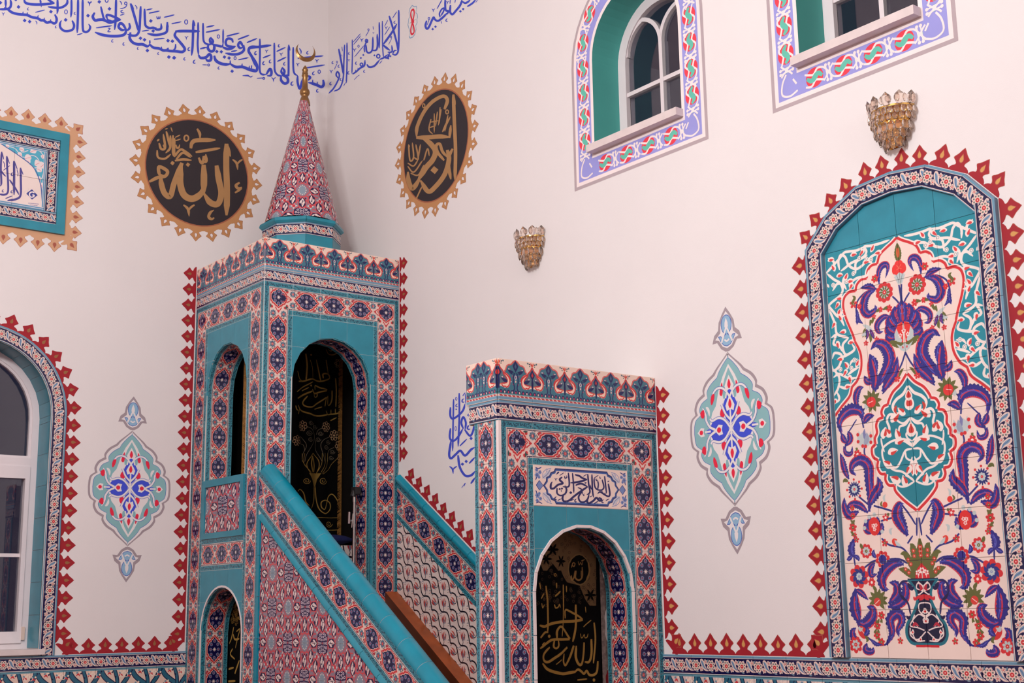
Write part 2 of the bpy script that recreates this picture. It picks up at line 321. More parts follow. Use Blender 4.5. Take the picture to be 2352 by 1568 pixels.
def art_star():
    A = Art(1, 1, 460, (138, 118, 134)); A.shift = [(i, j) for i in (-1, 0, 1) for j in (-1, 0, 1)]
    G, R2 = (128, 134, 146), (200, 74, 80)
    flowers, greys = [(0, 0), (.5, .5)], [(.5, 0), (0, .5)]
    cells = []
    for g in greys:
        for sx in (-1, 1):
            cells.append((g[0]+sx*.255, g[1], PI if sx > 0 else 0))
            for sy in (-1, 1): cells.append((g[0]+sx*.185, g[1]+sy*.182, -sx*sy*PI/2 if sx*sy else 0))
        for sy in (-1, 1): cells.append((g[0], g[1]+sy*.25, PI/2*sy))
    for g in greys:
        for sx in (-1, 1):
            for sy in (-1, 1):
                A.line([(g[0]+sx*.02, g[1]+sy*.125), (g[0]+sx*.32, g[1]+sy*.125)], .020, R2); A.line([(g[0], g[1]+sy*.125), (g[0]+sx*.15, g[1]+sy*.28), (g[0]+sx*.30, g[1]+sy*.20)], .018, R2)
                A.line([(g[0]+sx*.05, g[1]+sy*.125), (g[0]+sx*.18, g[1])], .016, R2); A.line([(g[0]+sx*.10, g[1]+sy*.125), (g[0]+sx*.10, g[1]+sy*.30)], .014, R2)
    for f in flowers:
        H = [(f[0]+a*.155*1.02, f[1]+b) for a, b in ((0, .20), (.95, .12), (.95, -.12), (0, -.20), (-.95, -.12), (-.95, .12))]
        A.poly(H, (34, 24, 70)); A.line(H+H[:1], .020, R2)
        for r, n, rr in ((.115, 14, .022), (.075, 10, .018), (.04, 6, .015)):
            for k in range(n):
                a = k*2*PI/n; A.disc((f[0]+r*math.cos(a), f[1]+r*1.2*math.sin(a)), rr, (206, 186, 192)); A.disc((f[0]+r*math.cos(a), f[1]+r*1.2*math.sin(a)), rr*.45, (34, 24, 70))
        A.disc(f, .016, (190, 60, 80))
        for sx in (-1, 1):
            A.line([(f[0]+sx*.06, f[1]+.14), (f[0]-sx*.12, f[1]+.32)], .016, R2); A.line([(f[0]+sx*.06, f[1]-.14), (f[0]-sx*.12, f[1]-.32)], .016, R2)
            for sy in (-1, 1):
                c = (f[0]+sx*.15, f[1]+sy*.185); P = []
                for k in range(8):
                    a = k*PI/4; r = .068 if k % 2 == 0 else .030; P.append((c[0]+r*math.cos(a), c[1]+r*math.sin(a)))
                A.poly(np.array(c)+(np.array(P)-c)*1.45, G); A.poly(P, (222, 200, 196)); A.disc(c, .030, (196, 52, 66))
    for x, y, a in cells:
        v = np.array((math.cos(a), math.sin(a))); w = np.array((-v[1], v[0])); c = np.array((x, y))
        def sh(k): return [c+v*.105*k, c+v*.05*k+w*.062*k, c-v*.06*k+w*.058*k, c-v*.105*k, c-v*.06*k-w*.058*k, c+v*.05*k-w*.062*k]
        A.poly(sh(1.2), R2); A.poly(sh(1.0), (34, 22, 66))
        A.leaf([c-v*.085, c+w*.012, c+v*.09], .060, (226, 206, 200)); A.leaf([c-v*.05+w*.02, c+w*.036, c+v*.02+w*.028], .030, (226, 206, 200)); A.leaf([c-v*.05-w*.02, c-w*.036, c+v*.02-w*.028], .030, (226, 206, 200))
        A.stroke([c-v*.05, c+v*.02], .014, (34, 22, 66)); A.disc(c-v*.03+w*.016, .010, (34, 22, 66)); A.disc(c+v*.035, .008, (190, 60, 80))
    for g in greys:
        P = [];
        for k in range(16):
            a = k*PI/8; r = .115 if k % 2 == 0 else .088; P.append((g[0]+r*.8*math.cos(a), g[1]+r*math.sin(a)))
        A.poly(P, (130, 146, 160))
        for k in range(12):
            a = k*PI/6; A.disc((g[0]+.074*math.cos(a), g[1]+.09*math.sin(a)), .011, (214, 204, 196))
        for sx in (-1, 1):
            for sy in (-1, 1): A.disc((g[0]+sx*.155, g[1]+sy*.085), .016, (214, 190, 186)); A.disc((g[0]+sx*.06, g[1]+sy*.165), .016, (60, 30, 70))
    return A.image('printed_star_pattern')
def art_tulip():
    A = Art(1, 1, 230, (226, 206, 200)); A.shift = [(i, j) for i in (-1, 0, 1) for j in (-1, 0, 1)]
    BK = (24, 20, 34)
    for o in (0, .5):
        P = [(0, .80+o), (.16, .80+o), (.30, .72+o), (.37, .55+o), (.43, .36+o), (.54, .25+o), (.70, .24+o), (.84, .20+o), (.93, .06+o), (1, -.20+o)]
        A.line(cr(P, 6), .046, BK)
        A.stroke([(.36, .60+o), (.30, .50+o), (.20, .47+o)], .022, BK, (.6, .3)); A.stroke([(.60, .25+o), (.66, .34+o), (.62, .42+o)], .022, BK, (.6, .3))
        for c, a in (((.13, .55+o), 2.6), ((.66, .50+o), 1.9)):
            v = np.array((math.cos(a), math.sin(a))); w = np.array((-v[1], v[0])); c = np.array(c)
            A.leaf([c-v*.10, c+w*.03, c+v*.16], .105, (190, 72, 64)); A.leaf([c-v*.09-w*.03, c-w*.075, c+v*.15-w*.075], .062, (206, 92, 80)); A.leaf([c-v*.09+w*.03, c+w*.075, c+v*.15+w*.075], .062, (172, 58, 62))
            A.leaf([c-v*.12, c-v*.03+w*.02, c+v*.06], .062, (104, 114, 136)); A.stroke([c-v*.14-w*.05, c-v*.06-w*.07, c+v*.02-w*.09], .022, (90, 96, 108), (.3, .2)); A.stroke([c-v*.14+w*.04, c-v*.07+w*.08], .022, (90, 96, 108), (.3, .2))
        for c in ((.50, .68+o), (.90, .38+o), (.04, .30+o), (.38, .16+o), (.74, .04+o)):
            A.stroke([(c[0]-.05, c[1]), (c[0], c[1]+.03), (c[0]+.05, c[1]-.01)], .030, (120, 124, 136), (.2, .2)); A.disc((c[0]+.02, c[1]-.04), .014, (196, 90, 84)); A.stroke([(c[0], c[1]-.05), (c[0]-.05, c[1]-.06)], .014, BK, (.5, .3))
    return A.image('printed_tulip_vines')
def art_dado(seed, dark):
    A = Art(.2, .2, 800, (224, 196, 180) if not dark else (214, 192, 186)); A.shift = [(-.2, 0), (0, 0), (.2, 0)]
    NB, TB = (20, 24, 60), (44, 100, 124)
    for p, w in (([(.03, .2), (.06, .15), (.11, .11), (.17, .07), (.22, .0)], .026), ([(.03, .2), (.005, .14), (-.03, .09), (-.06, .02)], .022), ([(.12, .2), (.14, .14), (.15, .08), (.19, .02)], .018)):
        A.stroke(p, w+.008, NB, (.9, .9)); A.stroke(p, w-.002, TB, (.9, .9))
    r = random.Random(seed)
    for i in range(14):
        q = (r.uniform(0, .2), r.uniform(0, .19)); A.disc(q, .006, NB, .005, r.uniform(0, 3))
    for q in ((.015, .155), (.09, .175), (.07, .10), (.165, .165), (.12, .05)):
        A.stroke([(q[0]-.012, q[1]-.010), q, (q[0]+.012, q[1]-.012)], .011, (196, 60, 66), (.3, .2)); A.stroke([(q[0]-.014, q[1]+.006), (q[0], q[1]+.012)], .012, (104, 140, 160), (.2, .2)); A.disc((q[0]+.012, q[1]+.012), .006, (238, 214, 190))
    for s in (-1, 1):
        for k in range(2): A.ring((.185+s*.013, .183-k*.024), .010, .004, (238, 220, 205), .012)
    A.poly([(-1, .192), (1, .192), (1, .2), (-1, .2)], (92, 142, 158))
    return A.image('printed_dado_%d' % seed)

MT = {}
MT['frieze'] = tmat('glazed_frieze_tile', art_frieze()); MT['band'] = tmat('glazed_medallion_tile', art_band()); MT['corner'] = tmat('glazed_corner_tile', art_corner())
MT['crest'] = tmat('glazed_cresting_tile', art_crest()); MT['star'] = tmat('glazed_star_tile', art_star()); MT['tulip'] = tmat('glazed_tulip_tile', art_tulip())
MT['dado'] = tmat('glazed_dado_tile', art_dado(1, False)); MT['dado2'] = tmat('glazed_dado_tile_dark', art_dado(4, True))
MT['plain'] = mat('glazed_turquoise', (44, 134, 154), 0.28, vary=0.10, scale=9)
MT['rail'] = mat('glazed_deep_turquoise', (10, 132, 156), 0.26, vary=0.10, scale=9)
GROUT = mat('grout', (206, 196, 190), 0.8); WHITE = mat('white_enamel', (228, 214, 212), 0.4, vary=0.02)
WALLP = mat('wall_paint', (226, 220, 219), 0.85, vary=0.012, scale=2.0, bump=0.10, bscale=220, spec=0.2)
# ------------------------------------------------------------------ the writing, stroke by stroke ("w|points" a pen stroke, "d" a diamond dot, "r" a ring, "c" a comma, "v" a small v)
TR = {}
TR['bandL'] = [(0, 0, 6.4, '''38|805,212 832,275 822,330 785,346 745,325
40|800,345 740,322 690,332 640,300 600,297 550,268 470,253 400,222 340,215 250,205 170,180 110,132 60,112
18|745,322 745,280;18|650,305 652,258;20|550,272 562,220;18|400,218 402,178;18|335,212 340,168
34|82,-20 85,112;36|-20,135 70,135 140,118 162,60 150,-20
d46|272,102 748,172 362,302 435,318 965,292 1293,230 5,40;d36|232,0
16|518,182 662,146;18|1132,514 1215,490
r12|22,30|970,175
v46|50,208;v60|1318,60
c42|412,130;c44|1100,195;c40|820,395;14|522,305 540,330 540,362
40|355,-10 372,38 450,62 600,66 800,50;36|800,50 690,-10;30|590,-10 602,62;14|605,70 607,108
34|845,-20 846,150 836,205;36|990,-20 985,50 930,98 850,116 702,100
32|1050,-20 1050,150 1040,256
36|1060,302 1088,370 1070,430 1010,455 940,452 888,405 882,345 904,300
36|1148,-20 1144,250 1134,485;34|1215,-20 1216,400 1246,468 1300,455 1326,400 1302,352''' ),
(190, 0, 6.4, '''v56|103,48
d46|243,27 393,130 77,230 1000,308 1035,455 848,562 908,585 950,743 1253,598 1318,605 1265,838 1340,850
r14|22,30|352,5
32|265,95 285,180 310,270 352,312;42|175,185 148,245 180,298 232,292 292,290 350,312 400,332 470,312 562,290;36|345,262 352,222 400,225 470,252 560,288;22|355,225 365,285 440,310
36|490,-20 482,300 468,440;14|540,12 566,40 570,76;r14|18,20|632,50;14|652,70 620,110 545,130;16|592,150 563,162 572,186 612,190;16|550,226 616,204
40|640,440 592,362 548,345 528,398 575,440 640,432;42|642,430 618,500 540,528 400,530 280,510 178,474;36|682,338 692,400 662,440 622,440
20|195,410 432,378;14|368,415 402,420 368,464 416,466
38|702,50 755,220 800,380 825,475;26|705,50 752,140;36|852,92 842,300 832,440 798,510 740,525 655,503;16|852,92 862,190;14|768,74 795,108 795,142
36|908,130 914,300 926,380 980,412 1040,408 1090,434 1150,420 1152,342;18|1080,400 1068,432
20|935,147 1025,128;20|970,195 1130,162;18|1085,240 1096,272 1112,270 1110,240;18|1110,268 1132,270 1136,235
38|1243,325 1242,400 1230,470 1160,502 1060,514 948,494;14|1243,330 1262,400
20|1195,255 1344,220;20|1305,350 1354,340;18|868,460 976,442;20|1045,578 1205,563
42|702,475 690,560 732,622 800,650 880,652 950,682 986,650;26|986,590 985,655;40|980,650 1040,700 1120,712 1180,740 1240,742 1350,762;20|1156,686 1160,738;20|1240,706 1246,752;20|1335,720 1340,760
c46|435,600;c48|600,645;c40|810,710;c40|1110,785'''),
(380, 30, 5.6, '''16|-5,52 115,22;16|80,138 205,112;r12|20,28|266,115
36|125,236 200,232 300,232 442,234;36|140,232 120,288 165,350 228,425 248,470 215,500 140,492 60,488 -10,478;24|130,398 126,450 98,488;20|35,445 30,480
d38|32,355 90,362 45,565 115,575 660,495 718,498 758,566 818,578 857,748
v46|270,320;c52|300,462;c42|245,588;c52|370,625;c42|685,705
32|358,92 355,230 348,430 335,548;20|360,95 380,168
26|420,120 420,250 414,400 425,540;36|425,540 452,576 520,570 562,530 586,555 580,605 540,612 512,576
24|445,460 530,440;26|483,128 485,300 496,370 540,402 600,402;34|578,312 610,362 590,392 568,345 578,312;36|552,402 546,455 580,492 620,480 626,425 600,392
32|600,402 680,422 728,428 740,395;22|740,400 742,205
20|525,182 630,160;20|520,247 702,212;r11|16,22|680,302
32|868,380 852,338 800,330 774,372 790,418 850,432 902,425;36|735,440 800,462 860,450 902,428
20|785,298 952,256;20|930,340 1078,284;20|1045,380 1180,326;r11|14,20|895,580
32|1002,440 962,374 934,412 958,450 1002,440;34|1005,412 1006,480 950,522 870,532 768,516;20|845,495 922,482;16|935,602 1068,573
40|626,548 650,612 720,652 800,660 842,645;36|835,655 900,692 980,692 1030,704 1080,724 1180,742;20|836,662 830,606;18|982,692 986,648;18|1075,722 1080,676
36|1180,430 1092,440 1070,490 1110,560 1150,650 1180,710;12|990,806 1060,800 1086,820 1116,815;12|475,665 545,668;r11|13,13|555,668;c46|1158,510'''),
(560, 80, 6.4, '''40|80,200 150,184 250,174 402,153;40|88,192 70,240 112,312 172,402 196,470 180,530 110,522 50,502 -10,490;20|115,448 110,505;20|28,468 25,500
22|-5,38 80,5;22|45,115 187,54;22|-5,352 66,335;22|278,340 395,294;22|480,245 612,184;22|490,392 624,326
28|235,58 236,300 234,520 265,580 335,582;38|330,580 382,502 406,540 394,596 340,602
v50|335,245;v50|548,290;v64|437,658;c56|170,270;c58|290,415;c54|385,390;c48|515,160;c52|595,425;c64|707,715;c52|935,262;c54|1080,820
14|-5,600 60,604 100,620 130,602;14|190,640 282,633 300,622;r12|16,14|292,640
28|447,118 450,400 456,530 500,592 562,602;36|560,478 596,530 580,582 550,542 556,490;40|545,602 550,672 600,716 646,692 636,632 570,602;30|560,598 640,596 656,560 656,150;22|658,145 680,232
28|725,182 725,450 740,562 792,602;34|790,602 790,700 820,792 850,702 862,640;18|815,198 840,240 838,282
22|790,345 930,330 1168,310;v56|1075,388;22|890,490 1192,442;r13|18,25|1107,542;c56|1022,565;v52|793,440
42|1165,660 1172,730 1140,766 1080,742 1010,716 945,700;18|1075,735 1082,688;18|1010,706 1012,658;40|930,600 972,625 945,672''')]
TR['bandR'] = [(750, 10, 4.2667, '''20|112,722 94,690 108,660 126,690 115,740 70,822 22,872
24|120,436 146,570 168,695;18|178,395 170,560 164,720 130,820 72,852;18|201,376 201,600 194,772;8|168,800 188,762
c30|60,570;c30|120,605;c28|140,735;c26|220,480;c32|215,670;c34|40,775;c30|290,575;c28|370,655
r6|6,8|103,563;8|106,575 76,640;v34|47,660;v34|275,450;v34|346,352;v30|585,232;v26|220,550;8|152,415 156,460;8|150,490 154,512
15|253,345 254,500 249,680;22|255,684 285,664 330,625 370,600 378,545;12|285,664 284,640;12|310,645 308,620;r13|13,15|343,590
9|262,370 335,285;9|266,395 338,306;9|275,515 370,400;r6|8,11|314,410
d18|337,525 361,496 470,500 605,530 626,508;7|272,740 302,706 326,692
18|375,470 372,420 400,350 404,380;22|388,400 394,460 420,475 450,440 455,318;22|450,452 488,446 500,400 497,288;20|517,176 519,300 516,432;r11|11,16|392,358
r6|7,9|412,248;8|416,258 384,312;8|456,215 462,250;8|452,275 460,282 468,272
24|395,588 420,614 470,602 520,545;r13|16,18|508,508;20|520,540 562,522 602,490;15|548,162 550,400 558,522;24|560,520 600,520 620,470
26|560,388 610,320 650,262 690,190;28|552,395 590,428 625,452;20|600,470 642,462 640,400
24|614,112 650,230 690,382 706,472;22|708,55 709,250 705,440 682,492 645,490;18|648,490 664,456 690,452
9|648,135 690,70;9|570,300 622,218;9|520,582 546,550;8|570,215 602,152;r6|7,10|632,320;7|640,332 608,396;c30|668,175'''),
(920, 0, 6.72, '''36|402,318 386,400 408,445 440,415 482,322 512,268 532,300 580,322 652,270 722,198;26|612,268 602,208 640,140 672,128 662,180 620,250;34|690,-10 696,150 738,170 722,212 698,222
36|772,78 766,180 800,222 850,172 922,80 952,-10;34|948,20 1000,48 1052,20 1082,-10;32|1030,102 1110,50 1165,-10
d34|925,175 968,140 497,450 540,412;v50|508,160;v48|728,40;16|565,135 642,-6;c50|712,310;r12|12,18|440,285;12|442,302 412,388;12|628,325 636,368;14|850,-10 838,48;14|770,-10 764,62;10|1192,-5 1160,40''')]
TR['bandR'] = [(x_, y_, s_, '\n'.join(';'.join((('%.1f' % (float(i_.split('|')[0])*k_))+'|'+i_.split('|')[1]) if i_ and i_[0].isdigit() else i_ for i_ in l_.split(';')) for l_ in t_.split('\n'))) for (x_, y_, s_, t_), k_ in zip(TR['bandR'], (.80, .92))]
TR['ringR'] = [(1020, 890, 3.733, '''14|82,98 78,300 74,545;16|130,46 131,250 121,505;18|55,168 54,240 76,266 130,232 165,190 180,138;18|55,348 50,430 80,456 120,422 162,352;18|165,352 148,300 165,252 187,300 180,360;18|176,358 220,412 246,380 262,310
20|60,456 44,570 60,606 100,572 140,540 180,582 230,532 265,510;12|135,500 196,440;20|120,578 135,680 180,752 230,752 268,715;d24|158,655 190,632 232,435 212,235;16|215,650 265,596;18|230,822 268,768;v62|78,705;5|150,860 182,818 172,846
r5|7,14|105,95;r5|7,18|100,350;c30|108,152;c36|162,110;c44|210,340;8|182,50 187,140;8|160,72 182,40;d12|104,185''')]
TR['roundL'] = [(320, 260, 3.3185, '''46|664,232 662,400 668,600 664,778;24|668,235 694,330
46|588,398 604,500 624,610 598,690 540,680 492,612;50|490,392 492,500 488,600 470,612;50|492,570 460,622 400,652 340,622 312,540 312,450 322,382;42|325,378 300,440 262,540 235,632 192,610 168,540 162,470
26|75,522 140,490 198,478 212,440 150,408 152,462 180,474
32|392,268 402,225 442,206 580,204;22|428,297 520,282 616,266
22|452,338 470,376 486,372 486,326;22|486,372 510,366 506,312;d30|498,340
22|440,118 460,155 462,194;r12|17,22|358,190;v76|748,390;22|764,528 736,550 752,572 782,564;18|728,606 782,574;v84|378,740;c76|545,775
16|135,212 152,198;18|150,228 166,272 196,262 182,158;18|182,240 200,272;18|205,138 220,200 236,262;18|236,170 234,262 200,304;18|256,168 256,300 262,330;16|135,282 142,335 192,347 240,312;18|268,190 266,300 286,322
18|265,332 312,278 350,292 402,330;18|280,352 332,302 392,338;18|270,362 332,352 398,358;d28|252,380 370,392;9|240,108 252,142;9|195,122 216,116;9|272,185 312,165;9|270,212 316,196;14|278,240 286,264 300,262 308,238''')]
TR['roundR'] = [(910, 180, 2.984, '''24|393,110 400,300 408,500 404,695;12|394,112 408,180
24|332,212 352,150 322,122 250,160 190,232 146,330 140,398;30|138,406 220,404 300,398 364,402;20|366,408 376,320;36|190,410 240,452 270,502 250,560 205,612 150,700;32|160,690 130,738 108,752 86,702 82,640
20|330,562 288,510 275,462 300,450 318,500 352,540;32|352,490 362,560 332,660 270,742 220,774 168,700
d44|263,628;22|388,482 362,540 362,610 376,692;14|152,302 200,222 250,146;10|138,826 178,740;12|320,365 372,262;10|318,368 346,300;r7|8,14|190,188
9|302,198 296,310;9|284,228 270,330;9|262,240 262,372;9|240,278 226,350 252,382;9|310,212 290,322;9|236,300 290,290;9|225,340 262,326
11|86,456 96,562 120,540 112,440;11|120,540 152,552 136,452;11|150,552 168,452;10|80,602 122,642 182,562;10|100,650 152,662 192,592;10|190,562 216,482 228,532;10|80,580 120,600 150,560;8|85,452 95,470;r8|10,14|350,230;10|356,252 334,364''')]
TR['bism'] = [(1215, 1060, 5.8435, '''24|1045,285 1066,420 1050,462 1002,442 960,412 930,400 905,425;14|1002,442 1002,405;14|960,415 962,378;28|918,478 952,502 930,524 888,482 850,522 790,558 764,530 782,478
20|995,180 1008,300 1022,425;20|962,228 986,330 960,372 905,370 870,332 858,250 862,200;16|905,370 912,300 905,240;16|880,215 890,245 902,232
22|828,158 836,370 850,478;18|830,370 812,340 805,300;22|772,152 786,300 802,402 760,442;24|690,402 650,470 670,532 722,542 770,502 792,430
26|610,310 650,292 700,290 772,330;28|770,330 680,392 590,462 520,522 460,532 438,490 456,428;18|640,340 690,368 700,440;d34|545,412
20|568,140 580,270 586,415;22|512,135 526,280 510,330 440,330;26|600,162 660,180 700,208 765,228;28|762,230 650,262 540,276
28|432,196 400,232 442,282 380,302 322,352 282,350 284,292 302,260;22|365,348 366,420 412,452 470,430 490,372 470,312;d26|400,362 430,355
10|400,175 458,134;10|710,188 764,154;10|860,208 914,168;12|372,522 424,494;12|538,526 592,500;12|800,472 832,454;14|1012,522 1058,494;14|858,562 914,528
v40|350,232;c50|345,490;c50|610,520;c50|970,530;14|365,132 388,130 350,160;14|1035,262 1058,246;14|465,180 472,212 492,200 490,172;14|735,262 742,280 758,268;10|420,372 425,405;14|930,186 936,212 950,205;12|725,425 715,450 735,455''')]
TR['tabl'] = [(0, 330, 5.2727, '''26|236,298 240,450 238,620 190,672 80,692;12|238,300 268,384;20|105,440 160,520 208,602 214,622;26|158,215 160,380 158,625;12|160,218 198,320;24|72,158 78,320 88,470 85,590 40,622 -30,612;12|74,160 106,252;24|10,105 0,300 6,480 -10,520;12|12,108 36,200;18|-10,320 30,370 62,402;10|30,330 110,272
10|30,220 44,260 42,300;10|192,320 206,370 200,400;12|57,668 138,636;c40|135,375;c36|25,575;c34|130,585''')]
def strokes_of(key):
    """strokes in photo pixels: (points, width, ends, smooth)"""
    out = []
    for x0, y0, s, txt in TR[key]:
        for item in txt.replace('\n', ';').split(';'):
            if not item: continue
            f = item.split('|'); P = lambda t: [tuple(map(float, q.split(','))) for q in t.split()]
            sc = lambda pts: [(x0+x/s, y0+y/s) for x, y in pts]
            k = f[0]
            if k[0] == 'd':
                r = float(k[1:])/2*1.25
                for x, y in P(f[1]):
                    out.append((sc([(x-r, y+r*.1), (x-r*.1, y-r), (x+r, y-r*.1), (x+r*.1, y+r)]), None, None, False))
            elif k[0] == 'r':
                rx, ry = map(float, f[1].split(','))
                for c in P(f[2]): out.append((sc(circ(c, rx, 13, ry, 0, 0, 2*PI*13/12)), float(k[1:])/s, (1, 1), False))
            elif k[0] == 'c':
                h = float(k[1:])
                for x, y in P(f[1]): out.append((sc([(x+.32*h, y-.5*h), (x-.05*h, y-.25*h), (x-.22*h, y+.18*h), (x+.05*h, y+.42*h), (x+.34*h, y+.28*h)]), .30*h/s, (.15, .45), True))
            elif k[0] == 'v':
                h = float(k[1:])
                for x, y in P(f[1]):
                    out.append((sc([(x-.5*h, y-.5*h), (x-.1*h, y-.12*h), (x+.02*h, y+.55*h)]), .24*h/s, (.5, .2), True)); out.append((sc([(x+.5*h, y-.5*h), (x+.15*h, y-.25*h), (x-.02*h, y+.05*h)]), .2*h/s, (.7, .4), True))
            else: out.append((sc(P(f[1])), float(k)/s, (.62, .35), True))
    return out

class Flat:
    """paint on a plane: flat faces, each layer a hair in front of the last"""
    def __init__(s, pl, base=0.0004, step=0.0001): s.pl, s.b, s.st, s.mb, s.k = pl, base, step, MB(), 0
    def poly(s, P, mi=0, layer=0):
        P = np.asarray(P, float); A = np.sum(P[:, 0]*np.roll(P[:, 1], -1)-np.roll(P[:, 0], -1)*P[:, 1])
        if A < 0: P = P[::-1]
        s.k = (s.k+1) % 20                              # no two faces share a plane
        s.mb.face([s.pl.p3(u, v, s.b+layer*s.st+s.k*4e-6) for u, v in P], mi)
    def stroke(s, pts, w, mi=0, layer=0, ends=(1, 1), smooth=True, n=5):
        a, b = sides(pts, w, ends, smooth, n)
        for i in range(len(a)-1): s.poly([a[i], a[i+1], b[i+1], b[i]], mi, layer)
    def px(s, key, mi=0, layer=0):
        for n_, (pts, w, ends, sm) in enumerate(strokes_of(key)):
            layer = n_*.05
            if w is None: s.poly([s.pl.at(*p) for p in pts], mi, layer)
            else:
                a, b = sides(pts, w, ends, sm, 7)
                a = [s.pl.at(*p) for p in a]; b = [s.pl.at(*p) for p in b]
                for i in range(len(a)-1): s.poly([a[i], a[i+1], b[i+1], b[i]], mi, layer)
    def build(s, name, mats, parent=None): return obj(name, s.mb.mesh(name, mats), None, parent)
    def spanned(s, pl=None): pass

# ------------------------------------------------------------------ tiles
_TM = {}
def tile_mesh(w, h, t, m, uv, c=0.0014):
    key = (round(w, 4), round(h, 4), t, m.name, uv)
    if key in _TM: return _TM[key]
    b = MB(); x, y = w/2, h/2
    def U(px, py): return (uv[0]+(uv[2]-uv[0])*(px+x)/w, uv[1]+(uv[3]-uv[1])*(py+y)/h)
    I = [(-x+c, -y+c), (x-c, -y+c), (x-c, y-c), (-x+c, y-c)]; O = [(-x, -y), (x, -y), (x, y), (-x, y)]
    b.face([(p[0], p[1], t) for p in I], 0, [U(*p) for p in I])
    for i in range(4):
        j = (i+1) % 4
        b.face([(*O[i], t-c*.6), (*O[j], t-c*.6), (*I[j], t), (*I[i], t)], 0, [U(*O[i]), U(*O[j]), U(*I[j]), U(*I[i])])
        b.face([(*O[i], 0), (*O[j], 0), (*O[j], t-c*.6), (*O[i], t-c*.6)], 0, [U(*O[i]), U(*O[j]), U(*O[j]), U(*O[i])])
    me = b.mesh('tile', [m]); _TM[key] = me; return me
GAP = 0.0016
def tile(name, pl, u, v, w, h, m, parent, rot=0.0, off=0.0, t=0.008, uv=(0, 0, 1, 1), turn=0):
    """tile with its centre at (u, v); turn rotates the print in quarter turns"""
    jit = random.uniform(-0.0003, 0.0003)
    if turn % 2: w, h = h, w
    me = tile_mesh(w-GAP, h-GAP, t, m, uv)
    return obj(name, me, pl.mat(u, v, off-t+jit, rot+turn*PI/2), parent)
def poly_tile(name, pl, P, m, parent, uvf=None, t=0.008, off=0.0):
    """tile cut to the outline P (any simple outline)"""
    P = np.asarray(P, float); A = np.sum(P[:, 0]*np.roll(P[:, 1], -1)-np.roll(P[:, 0], -1)*P[:, 1])
    if A < 0: P = P[::-1]
    c = P.mean(0); uvf = uvf or (lambda u, v: (.5, .5)); b = MB(); n = len(P); Q = [(p[0]-c[0], p[1]-c[1]) for p in P]; uv = [uvf(*p) for p in P]
    b.face([(*q, t) for q in Q], 0, uv)
    for i in range(n):
        j = (i+1) % n; b.face([(*Q[i], 0), (*Q[j], 0), (*Q[j], t), (*Q[i], t)], 0, [uv[i], uv[j], uv[j], uv[i]])
    return obj(name, b.mesh(name, [m]), pl.mat(c[0], c[1], off-t), parent)
def clip(P, a, b, c):
    """the part of the convex outline P where a*u + b*v <= c"""
    out = []
    for i in range(len(P)):
        p, q = P[i], P[(i+1) % len(P)]; fp, fq = a*p[0]+b*p[1]-c, a*q[0]+b*q[1]-c
        if fp <= 0: out.append(p)
        if fp*fq < 0: k = fp/(fp-fq); out.append((p[0]+k*(q[0]-p[0]), p[1]+k*(q[1]-p[1])))
    return out
def shrink(P, g=GAP/2):
    P = np.asarray(P, float); c = P.mean(0); d = P-c; return c+d*(1-g/np.maximum(np.abs(d).max(0), .004))
def arch_z(u, uc, r, zs):
    d = abs(u-uc); return zs+math.sqrt(max(r*r-d*d, 0)) if d < r else -1e9
def arch_path(uc, r, zb, zs, n=9, dz=0.2):
    """from the lower left up, over and down again"""
    L = [(uc-r, z) for z in np.arange(zb, zs-1e-6, dz)]
    return L+[(uc-r*math.cos(PI*i/n), zs+r*math.sin(PI*i/n)) for i in range(n+1)]+[(2*uc-p[0], p[1]) for p in L[::-1]]
def poly_arch_z(u, path):
    best = -1e9
    for (a, b), (c, d) in zip(path, path[1:]):
        if abs(c-a) > 1e-6 and min(a, c)-1e-9 <= u <= max(a, c)+1e-9: best = max(best, b+(d-b)*(u-a)/(c-a))
    return best
def spandrel(name, pl, u0, u1, z0, z1, path, m, parent, off=0.0):
    """plain tiles of a 20 cm grid around an arch, cut along it"""
    nu, nz = max(1, round((u1-u0)/.2)), max(1, round((z1-z0)/.2))
    ks = sorted(set([round(p[0], 5) for p in path]))
    for i in range(nu):
        for k in range(nz):
            a, b = u0+(u1-u0)*i/nu+GAP/2, u0+(u1-u0)*(i+1)/nu-GAP/2; lo, hi = z1-(z1-z0)*(k+1)/nz+GAP/2, z1-(z1-z0)*k/nz-GAP/2
            us = [a]+[x for x in ks if a < x < b]+[b]; us = sorted(us+[(x+y)/2 for x, y in zip(us, us[1:])])
            run = []
            def flush():
                if len(run) > 1:
                    P = [(x, hi) for x, _ in run[::-1]]; lowr = [(x, f) for x, f in run]
                    Q = lowr+[q for q in (P[0], P[-1])] if True else None
                    poly_tile(name, pl, Q, m, parent, off=off)
            for x in np.linspace(a, b, 25):
                f = max(lo, poly_arch_z(x, path)+.001)
                if f < hi-.002: run.append((x, f))
                else: flush(); run = []
            flush()
